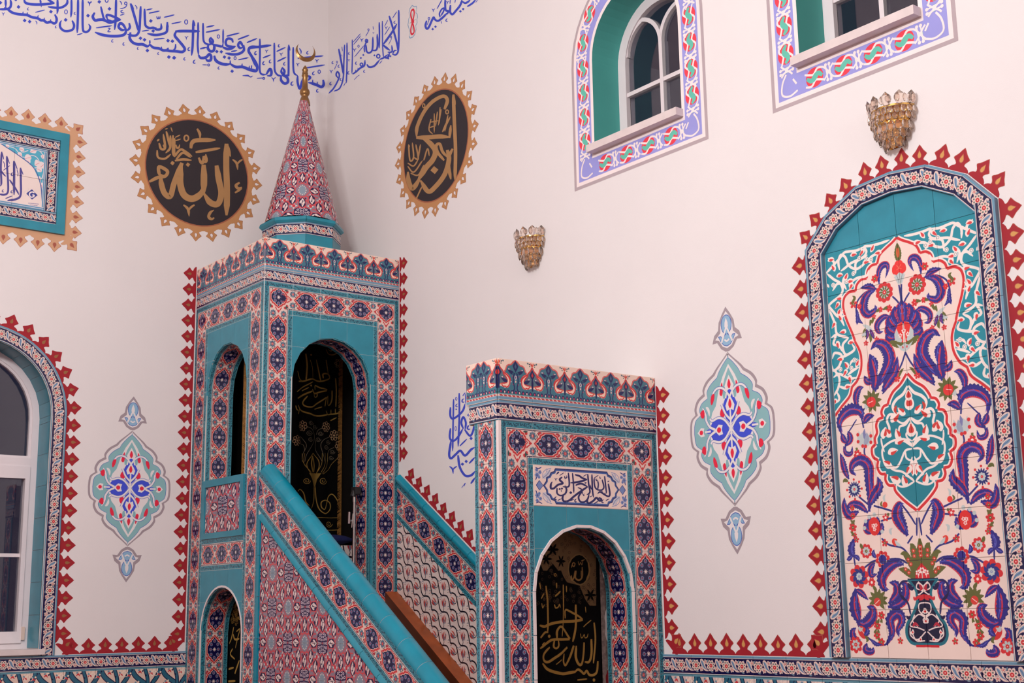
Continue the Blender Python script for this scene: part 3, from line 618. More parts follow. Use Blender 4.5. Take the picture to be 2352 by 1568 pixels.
def wall_slab(name, pl, u0, u1, z0, z1, holes, depth, mats, parent=None, off=0.0, reveal=True):
    """a wall with arched holes (uc, r, zb, zs): front, back and the insides of the holes"""
    b = MB(); us = sorted(set([u0, u1]+[h[0]+h[1]*math.cos(a) for h in holes for a in np.linspace(0, PI, 25)]))
    for x0, x1 in zip(us, us[1:]):
        mid = (x0+x1)/2; H = [h for h in holes if abs(mid-h[0]) < h[1]]
        H.sort(key=lambda h: h[2]); seg = []; lo0 = lo1 = z0
        for h in H:
            seg.append((lo0, lo1, h[2], h[2])); lo0, lo1 = max(arch_z(x0, *h[:2], h[3]), h[3]), max(arch_z(x1, *h[:2], h[3]), h[3])
        seg.append((lo0, lo1, z1, z1))
        for a0, a1, c0, c1 in seg:
            b.face([pl.p3(x0, a0, off), pl.p3(x1, a1, off), pl.p3(x1, c1, off), pl.p3(x0, c0, off)], 0)
            b.face([pl.p3(x1, a1, off-depth), pl.p3(x0, a0, off-depth), pl.p3(x0, c0, off-depth), pl.p3(x1, c1, off-depth)], 0)
    for h in holes:
        P = arch_path(h[0], h[1], h[2], h[3], 24, 9); P = [(h[0]-h[1], h[2])]+[p for p in P if p[1] > h[2]]+[(h[0]+h[1], h[2])]
        P.append(P[0])
        for p, q in zip(P, P[1:]): b.face([pl.p3(*p, off), pl.p3(*q, off), pl.p3(*q, off-depth), pl.p3(*p, off-depth)], len(mats)-1)
    for p, q in (((u0, z0), (u1, z0)), ((u1, z0), (u1, z1)), ((u1, z1), (u0, z1)), ((u0, z1), (u0, z0))):
        b.face([pl.p3(*q, off), pl.p3(*p, off), pl.p3(*p, off-depth), pl.p3(*q, off-depth)], 0)
    return obj(name, b.mesh(name, mats, weld=True), None, parent)
def reveal_tiles(name, pl, path, depth, m, parent, off=0.0, inset=0.004):
    """band tiles on the inside of an arch, following its facets"""
    c = np.mean(path, 0); s = 0.0
    for p, q in zip(path, path[1:]):
        L = math.dist(p, q)
        if L < 1e-4: continue
        d = np.subtract(q, p)/L; n = np.array((d[1], -d[0])); g = d*GAP/2
        if s+L > 1.0001 and s > 0.55: s = 0.0
        a, b2 = np.add(p, g)+n*inset, np.subtract(q, g)+n*inset; b = MB()
        u = lambda x: (0.5+s+x) % 1.0 if L/.2 > .9 else s+x
        v0, v1 = (0.0, 1.0) if L/.2 > .9 else (s, s+L/.2)
        if v1 > 1.02: v0, v1 = 0.25, 0.25+L/.2
        A, B = pl.p3(*a, off-.001), pl.p3(*b2, off-.001); D, E2 = pl.p3(*b2, off-depth), pl.p3(*a, off-depth); t = pl.p3(n[0], n[1], 0)-pl.p3(0, 0, 0)
        b.face([A, E2, D, B], 0, [(0, v0), (1, v0), (1, v1), (0, v1)])
        k = t*(inset*.9)
        for P0, P1 in ((A, B), (B, D), (D, E2), (E2, A)): b.face([P0, P1, P1-k, P0-k], 0, [(0, v0)]*4)
        obj(name, b.mesh(name, [m]), None, parent)
        s = v1 if v1 < .98 else 0.0

# ------------------------------------------------------------------ painted bud borders
BUD = [(x_, y_*1.07) for x_, y_ in [(.5, 0), (.5, .05), (.45, .12), (.36, .18), (.21, .235), (.205, .29), (.25, .35), (.33, .41), (.375, .455), (.335, .505), (.27, .55), (.19, .62), (.10, .73), (0, .83)]]
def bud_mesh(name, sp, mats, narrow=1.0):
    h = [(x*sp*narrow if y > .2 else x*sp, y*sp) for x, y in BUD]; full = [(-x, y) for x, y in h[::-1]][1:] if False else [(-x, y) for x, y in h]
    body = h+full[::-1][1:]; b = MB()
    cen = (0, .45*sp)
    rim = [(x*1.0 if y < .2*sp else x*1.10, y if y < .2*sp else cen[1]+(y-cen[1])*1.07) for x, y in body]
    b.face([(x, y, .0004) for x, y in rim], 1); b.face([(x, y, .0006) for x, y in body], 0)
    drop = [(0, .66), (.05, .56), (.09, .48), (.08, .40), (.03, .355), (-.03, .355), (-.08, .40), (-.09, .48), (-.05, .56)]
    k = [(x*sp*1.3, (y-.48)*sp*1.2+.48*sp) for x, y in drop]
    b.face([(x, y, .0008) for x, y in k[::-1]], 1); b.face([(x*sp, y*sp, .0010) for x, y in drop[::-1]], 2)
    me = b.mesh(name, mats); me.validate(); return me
def buds(parent, pl, A, B, mesh, sp, ends=(0.5, 0.5)):
    """buds along A-B, tips to the left of the direction A to B"""
    A, B = np.array(A, float), np.array(B, float); L = math.dist(A, B); n = max(1, round(L/sp)); d = (B-A)/L; rot = math.atan2(d[1], d[0])
    for i in range(n):
        p = A+d*(L*(i+.5)/n); M = pl.mat(p[0], p[1], 0.0, rot)
        M = M @ Matrix.Diagonal((L/n/sp, random.uniform(.96, 1.04), 1, 1)); obj('bud', mesh, M, parent)
# ------------------------------------------------------------------ the hall
CARPET = mat('red_carpet', (110, 44, 46), 0.95, bump=.3); CEIL = mat('ceiling_paint', (226, 214, 210), 0.9)
MARBLE = mat('marble', (214, 200, 198), 0.35, vary=.06, scale=12); PVC = mat('white_window_frame', (224, 214, 216), 0.35, vary=.02)
TEALP = mat('teal_paint', (70, 158, 150), 0.7, vary=.03, bump=.05); GLASS = mat('window_glass', (225, 228, 235), 0.0, trans=1.0, vary=0, ior=1.5)
def structure_box(name, a, b, m): o = MB(); o.box(a, b); return structure(obj(name, o.mesh(name, [m])))
structure_box('floor', (XB, YF, -.1), (XR+.3, YL+.3, 0), CARPET)
structure_box('ceiling', (XB, YF, ZC), (XR+.3, YL+.3, ZC+.1), CEIL)
structure_box('wall_back', (XB-.2, YF, 0), (XB, YL+.3, ZC), WALLP)
structure_box('wall_front', (XB, YF-.2, 0), (XR+.3, YF, ZC), WALLP)
W1C, W1R, W1S, W1B = 2.33, .452, 2.91, 1.44             # window in the left wall: middle, half width, springing, sill
W2, W3 = (-4.985, .347, 4.734, 4.17), (-3.508, .335, 4.734, 4.17)
wall_left = structure(wall_slab('wall_left', WL, XB, XR, 0, ZC, [(W1C, W1R, W1B, W1S)], .30, [WALLP]))
wall_right = structure(wall_slab('wall_right', WR, -YL, -YF, 0, ZC, [(W2[0], W2[1], W2[3], W2[2]), (W3[0], W3[1], W3[3], W3[2])], .30, [WALLP, TEALP]))
WM[wall_left.name] = WM[wall_right.name] = Matrix.Identity(4)

def row(name, pl, u0, u1, z1, z0, m, parent, n=None, turn=0, uv=(0, 0, 1, 1), off=0.006):
    n = n or max(1, round((u1-u0)/.2)); w = (u1-u0)/n
    for i in range(n): tile(name, pl, u0+w*(i+.5), (z0+z1)/2, w, z1-z0, m, parent, turn=turn, uv=uv, off=off)
def col(name, pl, u0, u1, z1, z0, m, parent, n=None, turn=0, off=0.006):
    n = n or max(1, round((z1-z0)/.2)); h = (z1-z0)/n
    for i in range(n): tile(name, pl, (u0+u1)/2, z1-h*(i+.5), u1-u0, h, m, parent, turn=turn, off=off)

# dado tiles along both walls
for nm, pl, w, a, b, d in (('l', WL, wall_left, 1.544, TX, 'dado'), ('r', WR, wall_right, -PY, -2.125, 'dado2')):
    row('border_tile', pl, a, b, 1.425, 1.331, MT['frieze'], w, off=.010)
    row('dado_tile', pl, a, b, 1.331, 1.131, MT[d], w, off=.008); row('dado_tile', pl, a, b, 1.131, .931, MT[d], w, off=.008)

# ---- window in the left wall
def arch_ring(b, pl, uc, ro, ri, zs, zb, o0, o1, mi=0, bottom=True, zbi=None):
    zbi = zb if zbi is None else zbi
    P = arch_path(uc, ro, zb, zs, 20, 9); P = [p for p in P if p[1] >= zs-1e-6]; Q = [((p[0]-uc)*ri/ro+uc, (p[1]-zs)*ri/ro+zs) for p in P]
    P = [(uc-ro, zb)]+P+[(uc+ro, zb)]; Q = [(uc-ri, zbi)]+Q+[(uc+ri, zbi)]
    if bottom: P.append(P[0]); Q.append(Q[0])
    for i in range(len(P)-1):
        b.face([pl.p3(*Q[i], o1), pl.p3(*Q[i+1], o1), pl.p3(*P[i+1], o1), pl.p3(*P[i], o1)], mi)
        if o0 != o1:
            b.face([pl.p3(*Q[i], o0), pl.p3(*Q[i+1], o0), pl.p3(*Q[i+1], o1), pl.p3(*Q[i], o1)], mi); b.face([pl.p3(*P[i+1], o0), pl.p3(*P[i], o0), pl.p3(*P[i], o1), pl.p3(*P[i+1], o1)], mi)
def pbox(b, pl, u0, u1, z0, z1, o0, o1, mi=0):
    p, q = pl.p3(u0, z0, o0), pl.p3(u1, z1, o1); b.box([min(x, y) for x, y in zip(p, q)], [max(x, y) for x, y in zip(p, q)], mi)
def part(name, fn, m, parent, smooth=False):
    b = MB(); fn(b); return obj(name, b.mesh(name, [m], smooth=smooth), None, parent)
def glass_arch(b, pl, uc, r, zs, zb, o):
    P = [(uc-r, zb)]+[(uc-r*math.cos(PI*i/20), zs+r*math.sin(PI*i/20)) for i in range(21)]+[(uc+r, zb)]
    b.face([pl.p3(*p, o) for p in P[::-1]]); b.face([pl.p3(*p, o-.006) for p in P])
    for i in range(len(P)):
        j = (i+1) % len(P); b.face([pl.p3(*P[i], o), pl.p3(*P[j], o), pl.p3(*P[j], o-.006), pl.p3(*P[i], o-.006)])
w1 = structure(put(bpy.data.objects.new('window_1', None), Matrix.Translation((W1C, YL, W1B))))
part('outer_frame', lambda b: arch_ring(b, WL, W1C, .50, .405, W1S, 1.44, -.29, -.205, zbi=1.50), PVC, w1)
def sash(b):
    for u0, u1 in ((W1C-.405, W1C-.02), (W1C+.02, W1C+.405)):
        for a in ((u0, u0+.028, 1.50, 2.60), (u1-.028, u1, 1.50, 2.60), (u0+.028, u1-.028, 1.50, 1.571), (u0+.028, u1-.028, 2.522, 2.60)): pbox(b, WL, *a, -.27, -.195)
part('sash', sash, PVC, w1)
part('transom', lambda b: pbox(b, WL, W1C-.405, W1C+.405, 2.59, 2.655, -.28, -.203), PVC, w1)
part('mullion', lambda b: pbox(b, WL, W1C-.022, W1C+.022, 1.45, 2.60, -.27, -.200), PVC, w1)
for s in (-1, 1): part('glazing_bar', lambda b: pbox(b, WL, W1C+s*.2-.178, W1C+s*.2+.178, 2.030, 2.052, -.245, -.222), PVC, w1)
for s in (-1, 1): part('pane', lambda b: pbox(b, WL, W1C+s*.2-.178, W1C+s*.2+.178, 1.56, 2.54, -.242, -.236), GLASS, w1)
part('pane', lambda b: glass_arch(b, WL, W1C, .40, W1S, 2.65, -.236), GLASS, w1)
part('arch_bead', lambda b: arch_ring(b, WL, W1C, .405, .388, W1S, 2.655, -.24, -.212, zbi=2.668), PVC, w1)
part('hinge', lambda b: pbox(b, WL, W1C+.405, W1C+.425, 1.52, 1.60, -.205, -.188), mat('cream_plastic', (214, 190, 176), .5), w1)
part('sill', lambda b: pbox(b, WL, W1C-W1R-.03, W1C+W1R+.03, 1.432, 1.465, -.28, .035), MARBLE, w1)
path = arch_path(W1C, W1R, W1B+.03, W1S, 16)             # plain tiles on the reveal
for p, q in zip(path, path[1:]):
    if math.dist(p, q) > .01:
        d = np.subtract(q, p)/math.dist(p, q); n = np.array((d[1], -d[0]))*.004; b = MB(); a, c = np.add(p, n)+d*.0012, np.add(q, n)-d*.0012
        b.face([WL.p3(*a, .004), WL.p3(*a, -.215), WL.p3(*c, -.215), WL.p3(*c, .004)]); obj('reveal_tile', b.mesh('reveal_tile', [MT['plain']]), None, w1)
# its border of printed tiles
wb = thing('window_border', 'blue floral tile border around the arched window with white frame', 'tile border', (W1C, YL, 1.425))
for s, t in ((1, 3), (-1, 1)):
    col('border_tile', WL, *sorted((W1C+s*.454, W1C+s*.549)), 2.91, 1.425, MT['frieze'], wb, n=7, turn=t, off=.012)
for i in range(9):
    a0, a1 = PI*i/9, PI*(i+1)/9; an = np.linspace(a0, a1, 5); g = .0016
    P = [(W1C+.549*math.cos(a+g*(1-2*k/4)), 2.91+.549*math.sin(a+g*(1-2*k/4))) for k, a in enumerate(an)]+[(W1C+.454*math.cos(a), 2.91+.454*math.sin(a)) for a in an[::-1]]
    uvf = lambda u, v, a0=a0, a1=a1: ((a1-math.atan2(v-2.91, u-W1C))/(a1-a0), (math.hypot(u-W1C, v-2.91)-.454)/.095)
    poly_tile('border_tile', WL, P, MT['frieze'], wb, uvf, off=.012)

# ---- twin-light windows high in the right wall
def upper_window(k, uc, r, zs, zb):
    w = structure(put(bpy.data.objects.new('window_%d' % k, None), Matrix.Translation(WR.p3(uc, zb))))
    o = -.20
    part('outer_frame', lambda b: arch_ring(b, WR, uc, r+.05, r-.062, zs, zb, o-.07, o, zbi=zb+.03), PVC, w)
    part('mullion', lambda b: pbox(b, WR, uc-.013, uc+.013, zb+.03, zs+.05, o-.06, o-.006), PVC, w)
    part('glazing_bar', lambda b: pbox(b, WR, uc-r+.062, uc+r-.062, zb+.366, zb+.390, o-.055, o-.008), PVC, w)
    h = (r-.062)/2
    for s in (-1, 1):
        c = uc+s*h
        for e in (-1, 1):                              # the two sides of a pointed light
            def lancet(b):
                R = h*1.32; P = [(c+e*(h-R+R*math.cos(a)), zs+.045+R*math.sin(a)) for a in np.linspace(0, math.acos((R-h)/R), 9)]
                A, B = sides(P, .024, (1, 1), False); o = -.20+.0012*(s+2*e)
                for i in range(len(A)-1):
                    q = [A[i], A[i+1], B[i+1], B[i]]; b.face([WR.p3(*x, o-.006) for x in q][::e]); b.face([WR.p3(*A[i], o-.006), WR.p3(*A[i+1], o-.006), WR.p3(*A[i+1], o-.05), WR.p3(*A[i], o-.05)]); b.face([WR.p3(*B[i], o-.006), WR.p3(*B[i+1], o-.006), WR.p3(*B[i+1], o-.05), WR.p3(*B[i], o-.05)])
            part('tracery', lancet, PVC, w)
    for a, b_ in ((uc-r+.062, uc-.010), (uc+.010, uc+r-.062)):
        part('pane', lambda b: pbox(b, WR, a, b_, zb+.02, zb+.372, o-.036, o-.030), GLASS, w)
    part('pane', lambda b: glass_arch(b, WR, uc, r-.058, zs, zb+.385, o-.030), GLASS, w)
    part('sill', lambda b: pbox(b, WR, uc-r-.012, uc+r+.012, zb, zb+.042, -.25, .055), MARBLE, w)
upper_window(2, *W2); upper_window(3, *W3)

# ---- painted surrounds of those windows
P_GREY, P_WHITE, P_LILAC = mat('grey_paint', (176, 160, 164), .8, vary=.03), mat('white_paint', (236, 222, 220), .8, vary=.02), mat('lilac_paint', (150, 150, 214), .8, vary=.03)
P_RED, P_GREEN = mat('red_paint', (226, 62, 78), .8, vary=.03), mat('mint_paint', (98, 186, 166), .8, vary=.03)
class Loc:                                             # a plane in local coordinates for shared painted motifs
    def p3(s, u, v, off=0.0): return (u, v, off)
def motif_mesh():
    f = Flat(Loc(), .0008, .0001); R = .049
    f.poly(circ((0, 0), R, 22, R*1.05), 1, 0)
    for s in (-1, 1): f.stroke([(s*.034, -.055), (s*.040, -.02), (s*.016, .005), (s*.020, .03), (s*.030, .058)] if s > 0 else [(-.030, -.058), (-.020, -.03), (-.016, -.005), (-.040, .02), (-.034, .055)], .011, 0, 1, (.8, .8))
    f.stroke([(-.004, -.046), (.014, -.020), (-.012, .016), (.004, .046)], .030, 2, 2, (.5, .5))
    for s in (-1, 1): f.stroke([(s*.034, -.052), (s*.022, -.066), (-s*.020, -.098), (-s*.034, -.112)], .0095, 0, 3, (1, 1))
    f.stroke([(0, -.066), (0, -.098)], .016, 2, 2, (.4, .4))
    for y in (-.072, -.092):
        f.stroke([(-.034, y-.004), (.034, y+.004)], .0075, 0, 4, (1, 1), False)
        for s in (-1, 1): f.poly(circ((s*.038, y+s*.004), .0085, 10), 0, 5)
    return f.mb.mesh('motif', [P_WHITE, P_RED, P_GREEN])
MOTIF = motif_mesh()
def surround(uc, r, zs, label):
    zi, zb, w = 4.17, 3.995, .182
    t = thing('painted_surround', label, 'painted border', WR.p3(uc, zb))
    for nm, a, b_, m, ly in (('grey_edge', .182, .162, P_GREY, 0), ('white_edge', .162, .140, P_WHITE, 0), ('lilac_band', .140, .022, P_LILAC, 0), ('inner_edge', .022, .0, P_WHITE, 0)):
        part(nm, lambda b: arch_ring(b, WR, uc, r+a, r+b_, zs, zi-a*.96, .0006, .0006, zbi=zi-b_*.96), m, t)
    q = r+.081; zq = zi-.081*.96; sp = .163
    n = round((zs-zq-.05)/sp); h = (zs-zq-.05)/n
    for s in (-1, 1):
        for i in range(n): obj('motif', MOTIF, WR.mat(uc+s*q, zq+.10+h*(i+.5), 0), t)
    n = round(PI*q/sp)
    for i in range(n):
        a = PI*(i+.5)/n; obj('motif', MOTIF, WR.mat(uc+q*math.cos(a), zs+.05+q*math.sin(a), 0, a+(PI if a > PI/2 else 0)), t)
    n = 4; L = 2*q-.16
    for i in range(n): obj('motif', MOTIF, WR.mat(uc-L/2+L*(i+.5)/n, zq, 0, PI/2), t)
    for s in (-1, 1):
        f = Flat(WR, .0012); f.stroke([(uc+s*(q-.06), zq-.03), (uc+s*(q-.01), zq-.045), (uc+s*(q+.035), zq-.025), (uc+s*(q+.030), zq+.03), (uc+s*(q+.005), zq+.07)], .010); f.stroke([(uc+s*(q-.035), zq+.035), (uc+s*(q-.055), zq+.005)], .010)
        f.build('corner_loop', [P_WHITE], t)
surround(W2[0], W2[1], W2[2], 'lilac painted window surround with ribbons, around the upper window whose pointed lights show')
surround(W3[0], W3[1], W3[2], 'lilac painted window surround at the upper edge, above the larger crystal wall lamp')

# ------------------------------------------------------------------ the minbar (stepped pulpit)
mb = thing('minbar', 'tall tiled pulpit with arched tower, pointed tiled roof, stair and arched doorway', 'pulpit', (4.2, 6.6, 0))
LU0, LU1 = -YL+.003, -TY
tw_l = wall_slab('tower_side', TLF, LU0, LU1, 0, 3.98, [(-7.866, .292, 2.515, 3.105), (-7.850, .290, .35, 1.535)], .18, [GROUT], mb, off=.0030)
tw_f = wall_slab('tower_front', TFR, TX+.004, XR-.003, 0, 3.98, [(4.240, .290, 1.62, 3.110)], .20, [GROUT], mb, off=.0030)
tile_off = .004
for part_, pl, a, b in ((tw_l, TLF, LU0, LU1), (tw_f, TFR, TX, XR-.003)):
    w = (b-a)/5
    row('cresting_tile', pl, a, b, 4.0, 3.8, MT['crest'], part_, 5, off=.006); row('border_tile', pl, a, b, 3.8, 3.715, MT['frieze'], part_, 5, off=.005)
    tile('medallion_tile', pl, a+w/2, 3.615, w, .2, MT['corner'], part_, off=tile_off); tile('medallion_tile', pl, b-w/2, 3.615, w, .2, MT['corner'], part_, off=tile_off, uv=(1, 0, 0, 1))
    row('medallion_tile', pl, a+w, b-w, 3.715, 3.515, MT['band'], part_, 3, turn=1, off=tile_off)
    for c in (a, b-w): col('medallion_tile', pl, c, c+w, 3.515, 1.115 if pl is TFR else .915, MT['band'], part_, off=tile_off)
    if pl is TLF: iu0, iu1 = a+w, b-w
pA = arch_path(-7.866, .292, 2.515, 3.105, 9)
spandrel('plain_tile', TLF, iu0, iu1, 2.515, 3.515, pA, MT['plain'], tw_l, tile_off)
reveal_tiles('medallion_tile', TLF, pA, .185, MT['band'], tw_l)
for (a0, a1, b0, b1) in ((iu0, iu1, 2.470, 2.515), (iu0, iu1, 2.135, 2.172), (iu0, iu0+.045, 2.172, 2.470), (iu1-.045, iu1, 2.172, 2.470)):
    part('trim_strip', lambda b: pbox(b, TLF, a0, a1, b0, b1, -.004, .014), MT['plain'], tw_l)
for i in range(2):
    m_ = (iu1-iu0-.09)/2; tile('star_tile', TLF, iu0+.045+m_*(i+.5), 2.321, m_, .298, MT['star'], tw_l, uv=(0.0+.5*i, .12, .5+.5*i, .80), off=.006)
row('medallion_tile', TLF, iu0, iu1, 2.135, 1.932, MT['band'], tw_l, 3, turn=1, off=tile_off)
pB = arch_path(-7.850, .290, .935, 1.535, 9)
spandrel('plain_tile', TLF, iu0, iu1, .932, 1.932, pB, MT['plain'], tw_l, tile_off)
reveal_tiles('medallion_tile', TLF, pB, .185, MT['band'], tw_l)
part('arch_trim', lambda b: arch_ring(b, TLF, -7.850, .300, .288, 1.535, .94, 0, .007, bottom=False), WHITE, tw_l)
pC = arch_path(4.240, .290, 1.71, 3.110, 10)
spandrel('plain_tile', TFR, 3.944, 4.548, 2.715, 3.515, pC, MT['plain'], tw_f, tile_off)
reveal_tiles('medallion_tile', TFR, pC, .205, MT['band'], tw_f)
for u in (3.945, 4.547): part('trim_strip', lambda b: pbox(b, TFR, *sorted((u, 4.240+math.copysign(.290, u-4.24))), 1.62, 2.715, -.004, .0048), MT['plain'], tw_f)
part('tower_top', lambda b: b.box((TX, TY, 3.94), (XR-.003, YL-.003, 3.985)), GROUT, mb)
part('platform', lambda b: b.box((TX+.21, TY+.205, 1.70), (XR-.004, YL-.004, 1.80)), mat('platform_shade', (38, 26, 26), .95), mb)  # platform coloured near black to imitate the shade inside the tower
SHADE = mat('dark_shade', (20, 17, 16), .95, spec=.1)
part('shade_panel', lambda b: (b.box((TX+.19, YL-.012, .02), (XR-.003, YL-.004, 3.93)), b.box((XR-.012, TY+.21, .02), (XR-.004, YL-.013, 3.93)), b.box((TX+.19, TY+.205, 3.90), (XR-.013, YL-.013, 3.935)), b.box((TX+.182, TY+.21, 1.80), (TX+.188, TY+.215, 3.9))), SHADE, mb)  # dark sheets added over the inner surfaces to imitate the tower's unlit interior
seat = part('seat', lambda b: b.box((TX+.2, 7.86, 1.80), (XR-.004, YL-.004, 2.10)), GROUT, mb)
row('tulip_tile', Plane(1, 7.855), TX+.2, XR-.006, 2.10, 1.80, MT['tulip'], seat, 4, off=.002)

# pointed roof
CX, CY = 4.272, 7.86; va = math.atan2(CX, CY); vd = Vector((math.sin(va), math.cos(va), 0)); vr = Vector((math.cos(va), -math.sin(va), 0))
A0 = math.radians(5.7)
def ringpt(a, r, z): return Vector((CX, CY, z))-vd*(r*math.cos(a))+vr*(r*math.sin(a))
roof = obj('pointed_roof', bpy.data.meshes.new('pointed_roof'), None, mb)
def facets(name, r0, r1, z0, z1, m, uvs=True):
    for k in range(8):
        a, c = A0+k*PI/4, A0+(k+1)*PI/4; g = .004
        p, q, s, t = ringpt(a+g, r0, z0), ringpt(c-g, r0, z0), ringpt(c-g, r1, z1), ringpt(a+g, r1, z1); b = MB()
        b.face([p, q, s, t], 0, [(0, 0), (1, 0), (1, 1), (0, 1)])
        i = [x.lerp(Vector((CX, CY, x.z)), .05) for x in (p, q, s, t)]
        for x, y in ((0, 1), (1, 2), (2, 3), (3, 0)): b.face([(p, q, s, t)[y], (p, q, s, t)[x], i[x], i[y]])
        obj(name, b.mesh(name, [m]), None, roof)
facets('plain_tile', .268, .268, 3.985, 4.150, MT['plain'])
facets('border_tile', .270, .270, 4.150, 4.236, MT['frieze'])
facets('coping_tile', .276, .292, 4.236, 4.250, MT['plain']); facets('coping_tile', .292, .286, 4.250, 4.272, MT['plain']); facets('coping_tile', .286, .255, 4.272, 4.285, MT['plain'])
def conemesh():
    b = MB(); n = 32; R, z0, z1, r1 = .258, 4.283, 5.195, .030; m = 14
    for k in range(n):
        for j in range(m):
            a, c = 2*PI*k/n, 2*PI*(k+1)/n; t0, t1 = j/m, (j+1)/m; f = lambda t: (R+(r1-R)*t, z0+(z1-z0)*t)
            (ra, za), (rb, zb) = f(t0), f(t1)
            # the print is unrolled like the tiles it is cut from, cell by cell
            sl = lambda t: .95*t
            u = lambda x, r: x/(2*PI)*4.0
            vv0, vv1 = sl(t0)/.4, sl(t1)/.4; o = math.floor(vv0+1e-6); ou = math.floor(u(a, 0)+1e-6)
            b.face([ringpt(a, ra, za), ringpt(c, ra, za), ringpt(c, rb, zb), ringpt(a, rb, zb)], 0, [(u(a, 0)-ou, vv0-o), (u(c, 0)-ou, vv0-o), (u(c, 0)-ou, vv1-o), (u(a, 0)-ou, vv1-o)])
    return b.mesh('tiled_cone', [MT['star_rep']], smooth=False)
ms = tmat('glazed_star_tile_cone', MT['star'].node_tree.nodes['Image Texture'].image); ms.node_tree.nodes['Image Texture'].extension = 'REPEAT'; MT['star_rep'] = ms
obj('tiled_cone', conemesh(), None, roof)
BRASS = mat('aged_brass', (150, 112, 70), .32, metal=.75, vary=.12, scale=14)
def lathe(prof, n=20):
    b = MB()
    for (r0, z0), (r1, z1) in zip(prof, prof[1:]):
        for k in range(n):
            a, c = 2*PI*k/n, 2*PI*(k+1)/n; P = lambda x, r, z: (r*math.cos(x), r*math.sin(x), z)
            b.face([P(a, r0, z0), P(c, r0, z0), P(c, r1, z1), P(a, r1, z1)])
    return b
zf = lambda y: 5.187+(237-y/6.533)/304*1.0
prof = [(r/6.533/325, zf(y)) for r, y in ((83, 1575), (82, 1540), (70, 1500), (52, 1455), (48, 1445), (62, 1425), (75, 1400), (76, 1375), (66, 1350), (48, 1325), (42, 1250), (38, 1160), (50, 1145), (52, 1130), (40, 1115), (46, 1100), (36, 1075), (46, 1060), (47, 1045), (30, 1025), (32, 1015), (16, 1000), (12, 990), (2, 980))]
fin = obj('finial', lathe(prof).mesh('finial', [BRASS], smooth=True, weld=True), Matrix.Translation((4.283, 7.87, 0)), mb)
def crescent():
    b = MB(); o, i = [], []
    for t in np.linspace(0, 1, 25):
        a = math.radians(132+(408-132)*t); o.append((.0735*math.cos(a), .0735*math.sin(a)))
    tipL, tipR = np.array(o[0]), np.array(o[-1]); ic = np.array((.003, .020)); ri = np.linalg.norm(tipL-ic); aL = math.atan2(*(tipL-ic)[::-1]); aR = math.atan2(*(tipR-ic)[::-1])+2*PI; rr = np.linalg.norm(tipR-ic)
    for t in np.linspace(0, 1, 25):
        a = aL+(aR-aL)*t; q = ri+(rr-ri)*t; i.append((ic[0]+q*math.cos(a), ic[1]+q*math.sin(a)))
    for k in range(24):
        for s in (-1, 1):
            th = lambda kk: s*.009*math.sin(PI*min(max(kk/24, .04), .96)); m0, m1 = [((o[x][0]+i[x][0])/2, (o[x][1]+i[x][1])/2) for x in (k, k+1)]
            P = [(o[k][0], 0, o[k][1]), (o[k+1][0], 0, o[k+1][1]), (m1[0], th(k+1), m1[1]), (m0[0], th(k), m0[1])]; Q = [(m0[0], th(k), m0[1]), (m1[0], th(k+1), m1[1]), (i[k+1][0], 0, i[k+1][1]), (i[k][0], 0, i[k][1])]
            b.face(P[::-s]); b.face(Q[::-s])
    return b.mesh('crescent', [BRASS], weld=True)
obj('crescent', crescent(), Matrix.Translation((4.284, 7.87, 5.575)) @ Matrix.Rotation(math.radians(-12), 4, 'Z'), fin)

# balustrades: band of tiles, coping and trim along the stair's slope
TH = math.atan(.669); CT, ST = math.cos(TH), math.sin(TH)
def slope_rail(name, pl, u_hi, z_hi, u_a, u_b, parent):
    d = np.array((CT, -ST)); nr = np.array((ST, CT)); z0 = z_hi
    base = np.array((u_hi, z0)); L = (u_b-u_hi)/CT+.3
    for k in range(int(L/.2)+2):
        s0, s1 = k*.2-.05, k*.2+.15
        R = [base+d*s0-nr*.2, base+d*s1-nr*.2, base+d*s1, base+d*s0]; Q = clip(clip([tuple(p) for p in R], -1, 0, -u_a), 1, 0, u_b)
        if len(Q) < 3: continue
        def uvf(u, v, s0=s0):
            q = np.array((u, v))-base; return (1+np.dot(q, nr)/.2, (np.dot(q, d)-s0)/.2)
        poly_tile('medallion_tile', pl, shrink(Q), MT['band'], parent, uvf, off=.006)
    return base, d, nr
def coping(pl, base, d, u_a, u_b, prof, parent, m):
    """rounded coping tiles of 20 cm; prof: (across the slope, towards the hall)"""
    nr = np.array((-d[1], d[0])); L = (u_b-base[0])/d[0]; n = round(L/.2)
    for k in range(n):
        s0, s1 = L*k/n+.0014, L*(k+1)/n-.0014; b = MB(); pr = lambda s, a: pl.p3(*(base+d*s+nr*a[0]), a[1])
        for p, q in zip(prof, prof[1:]): b.face([pr(s0, p), pr(s1, p), pr(s1, q), pr(s0, q)])
        b.face([pr(s0, p) for p in prof[::-1]]); b.face([pr(s1, p) for p in prof])
        me = b.mesh('coping_tile', [m], smooth=True, weld=True); me.set_sharp_from_angle(angle=.8)
        obj('coping_tile', me, None, parent)
UB = -5.118
zl = lambda u, z0=2.517: z0-.669*(u+7.364)
bl_m = MB(); th_ = .11
for off0, off1 in ((.0016, -.004-th_),):
    P = [(LU1, 0), (UB, 0), (UB, zl(UB)-.002), (LU1, zl(LU1)-.002)]
    bl_m.face([TLF.p3(*p, off0) for p in P]); bl_m.face([TLF.p3(*p, off1) for p in P[::-1]])
    for i in range(4): a, c = P[i], P[(i+1) % 4]; bl_m.face([TLF.p3(*c, off0), TLF.p3(*a, off0), TLF.p3(*a, off1), TLF.p3(*c, off1)])
bal = obj('stair_side', bl_m.mesh('stair_side', [GROUT]), None, mb)
base, d, nr = slope_rail('medallion_tile', TLF, LU1, zl(LU1), LU1, UB, bal)
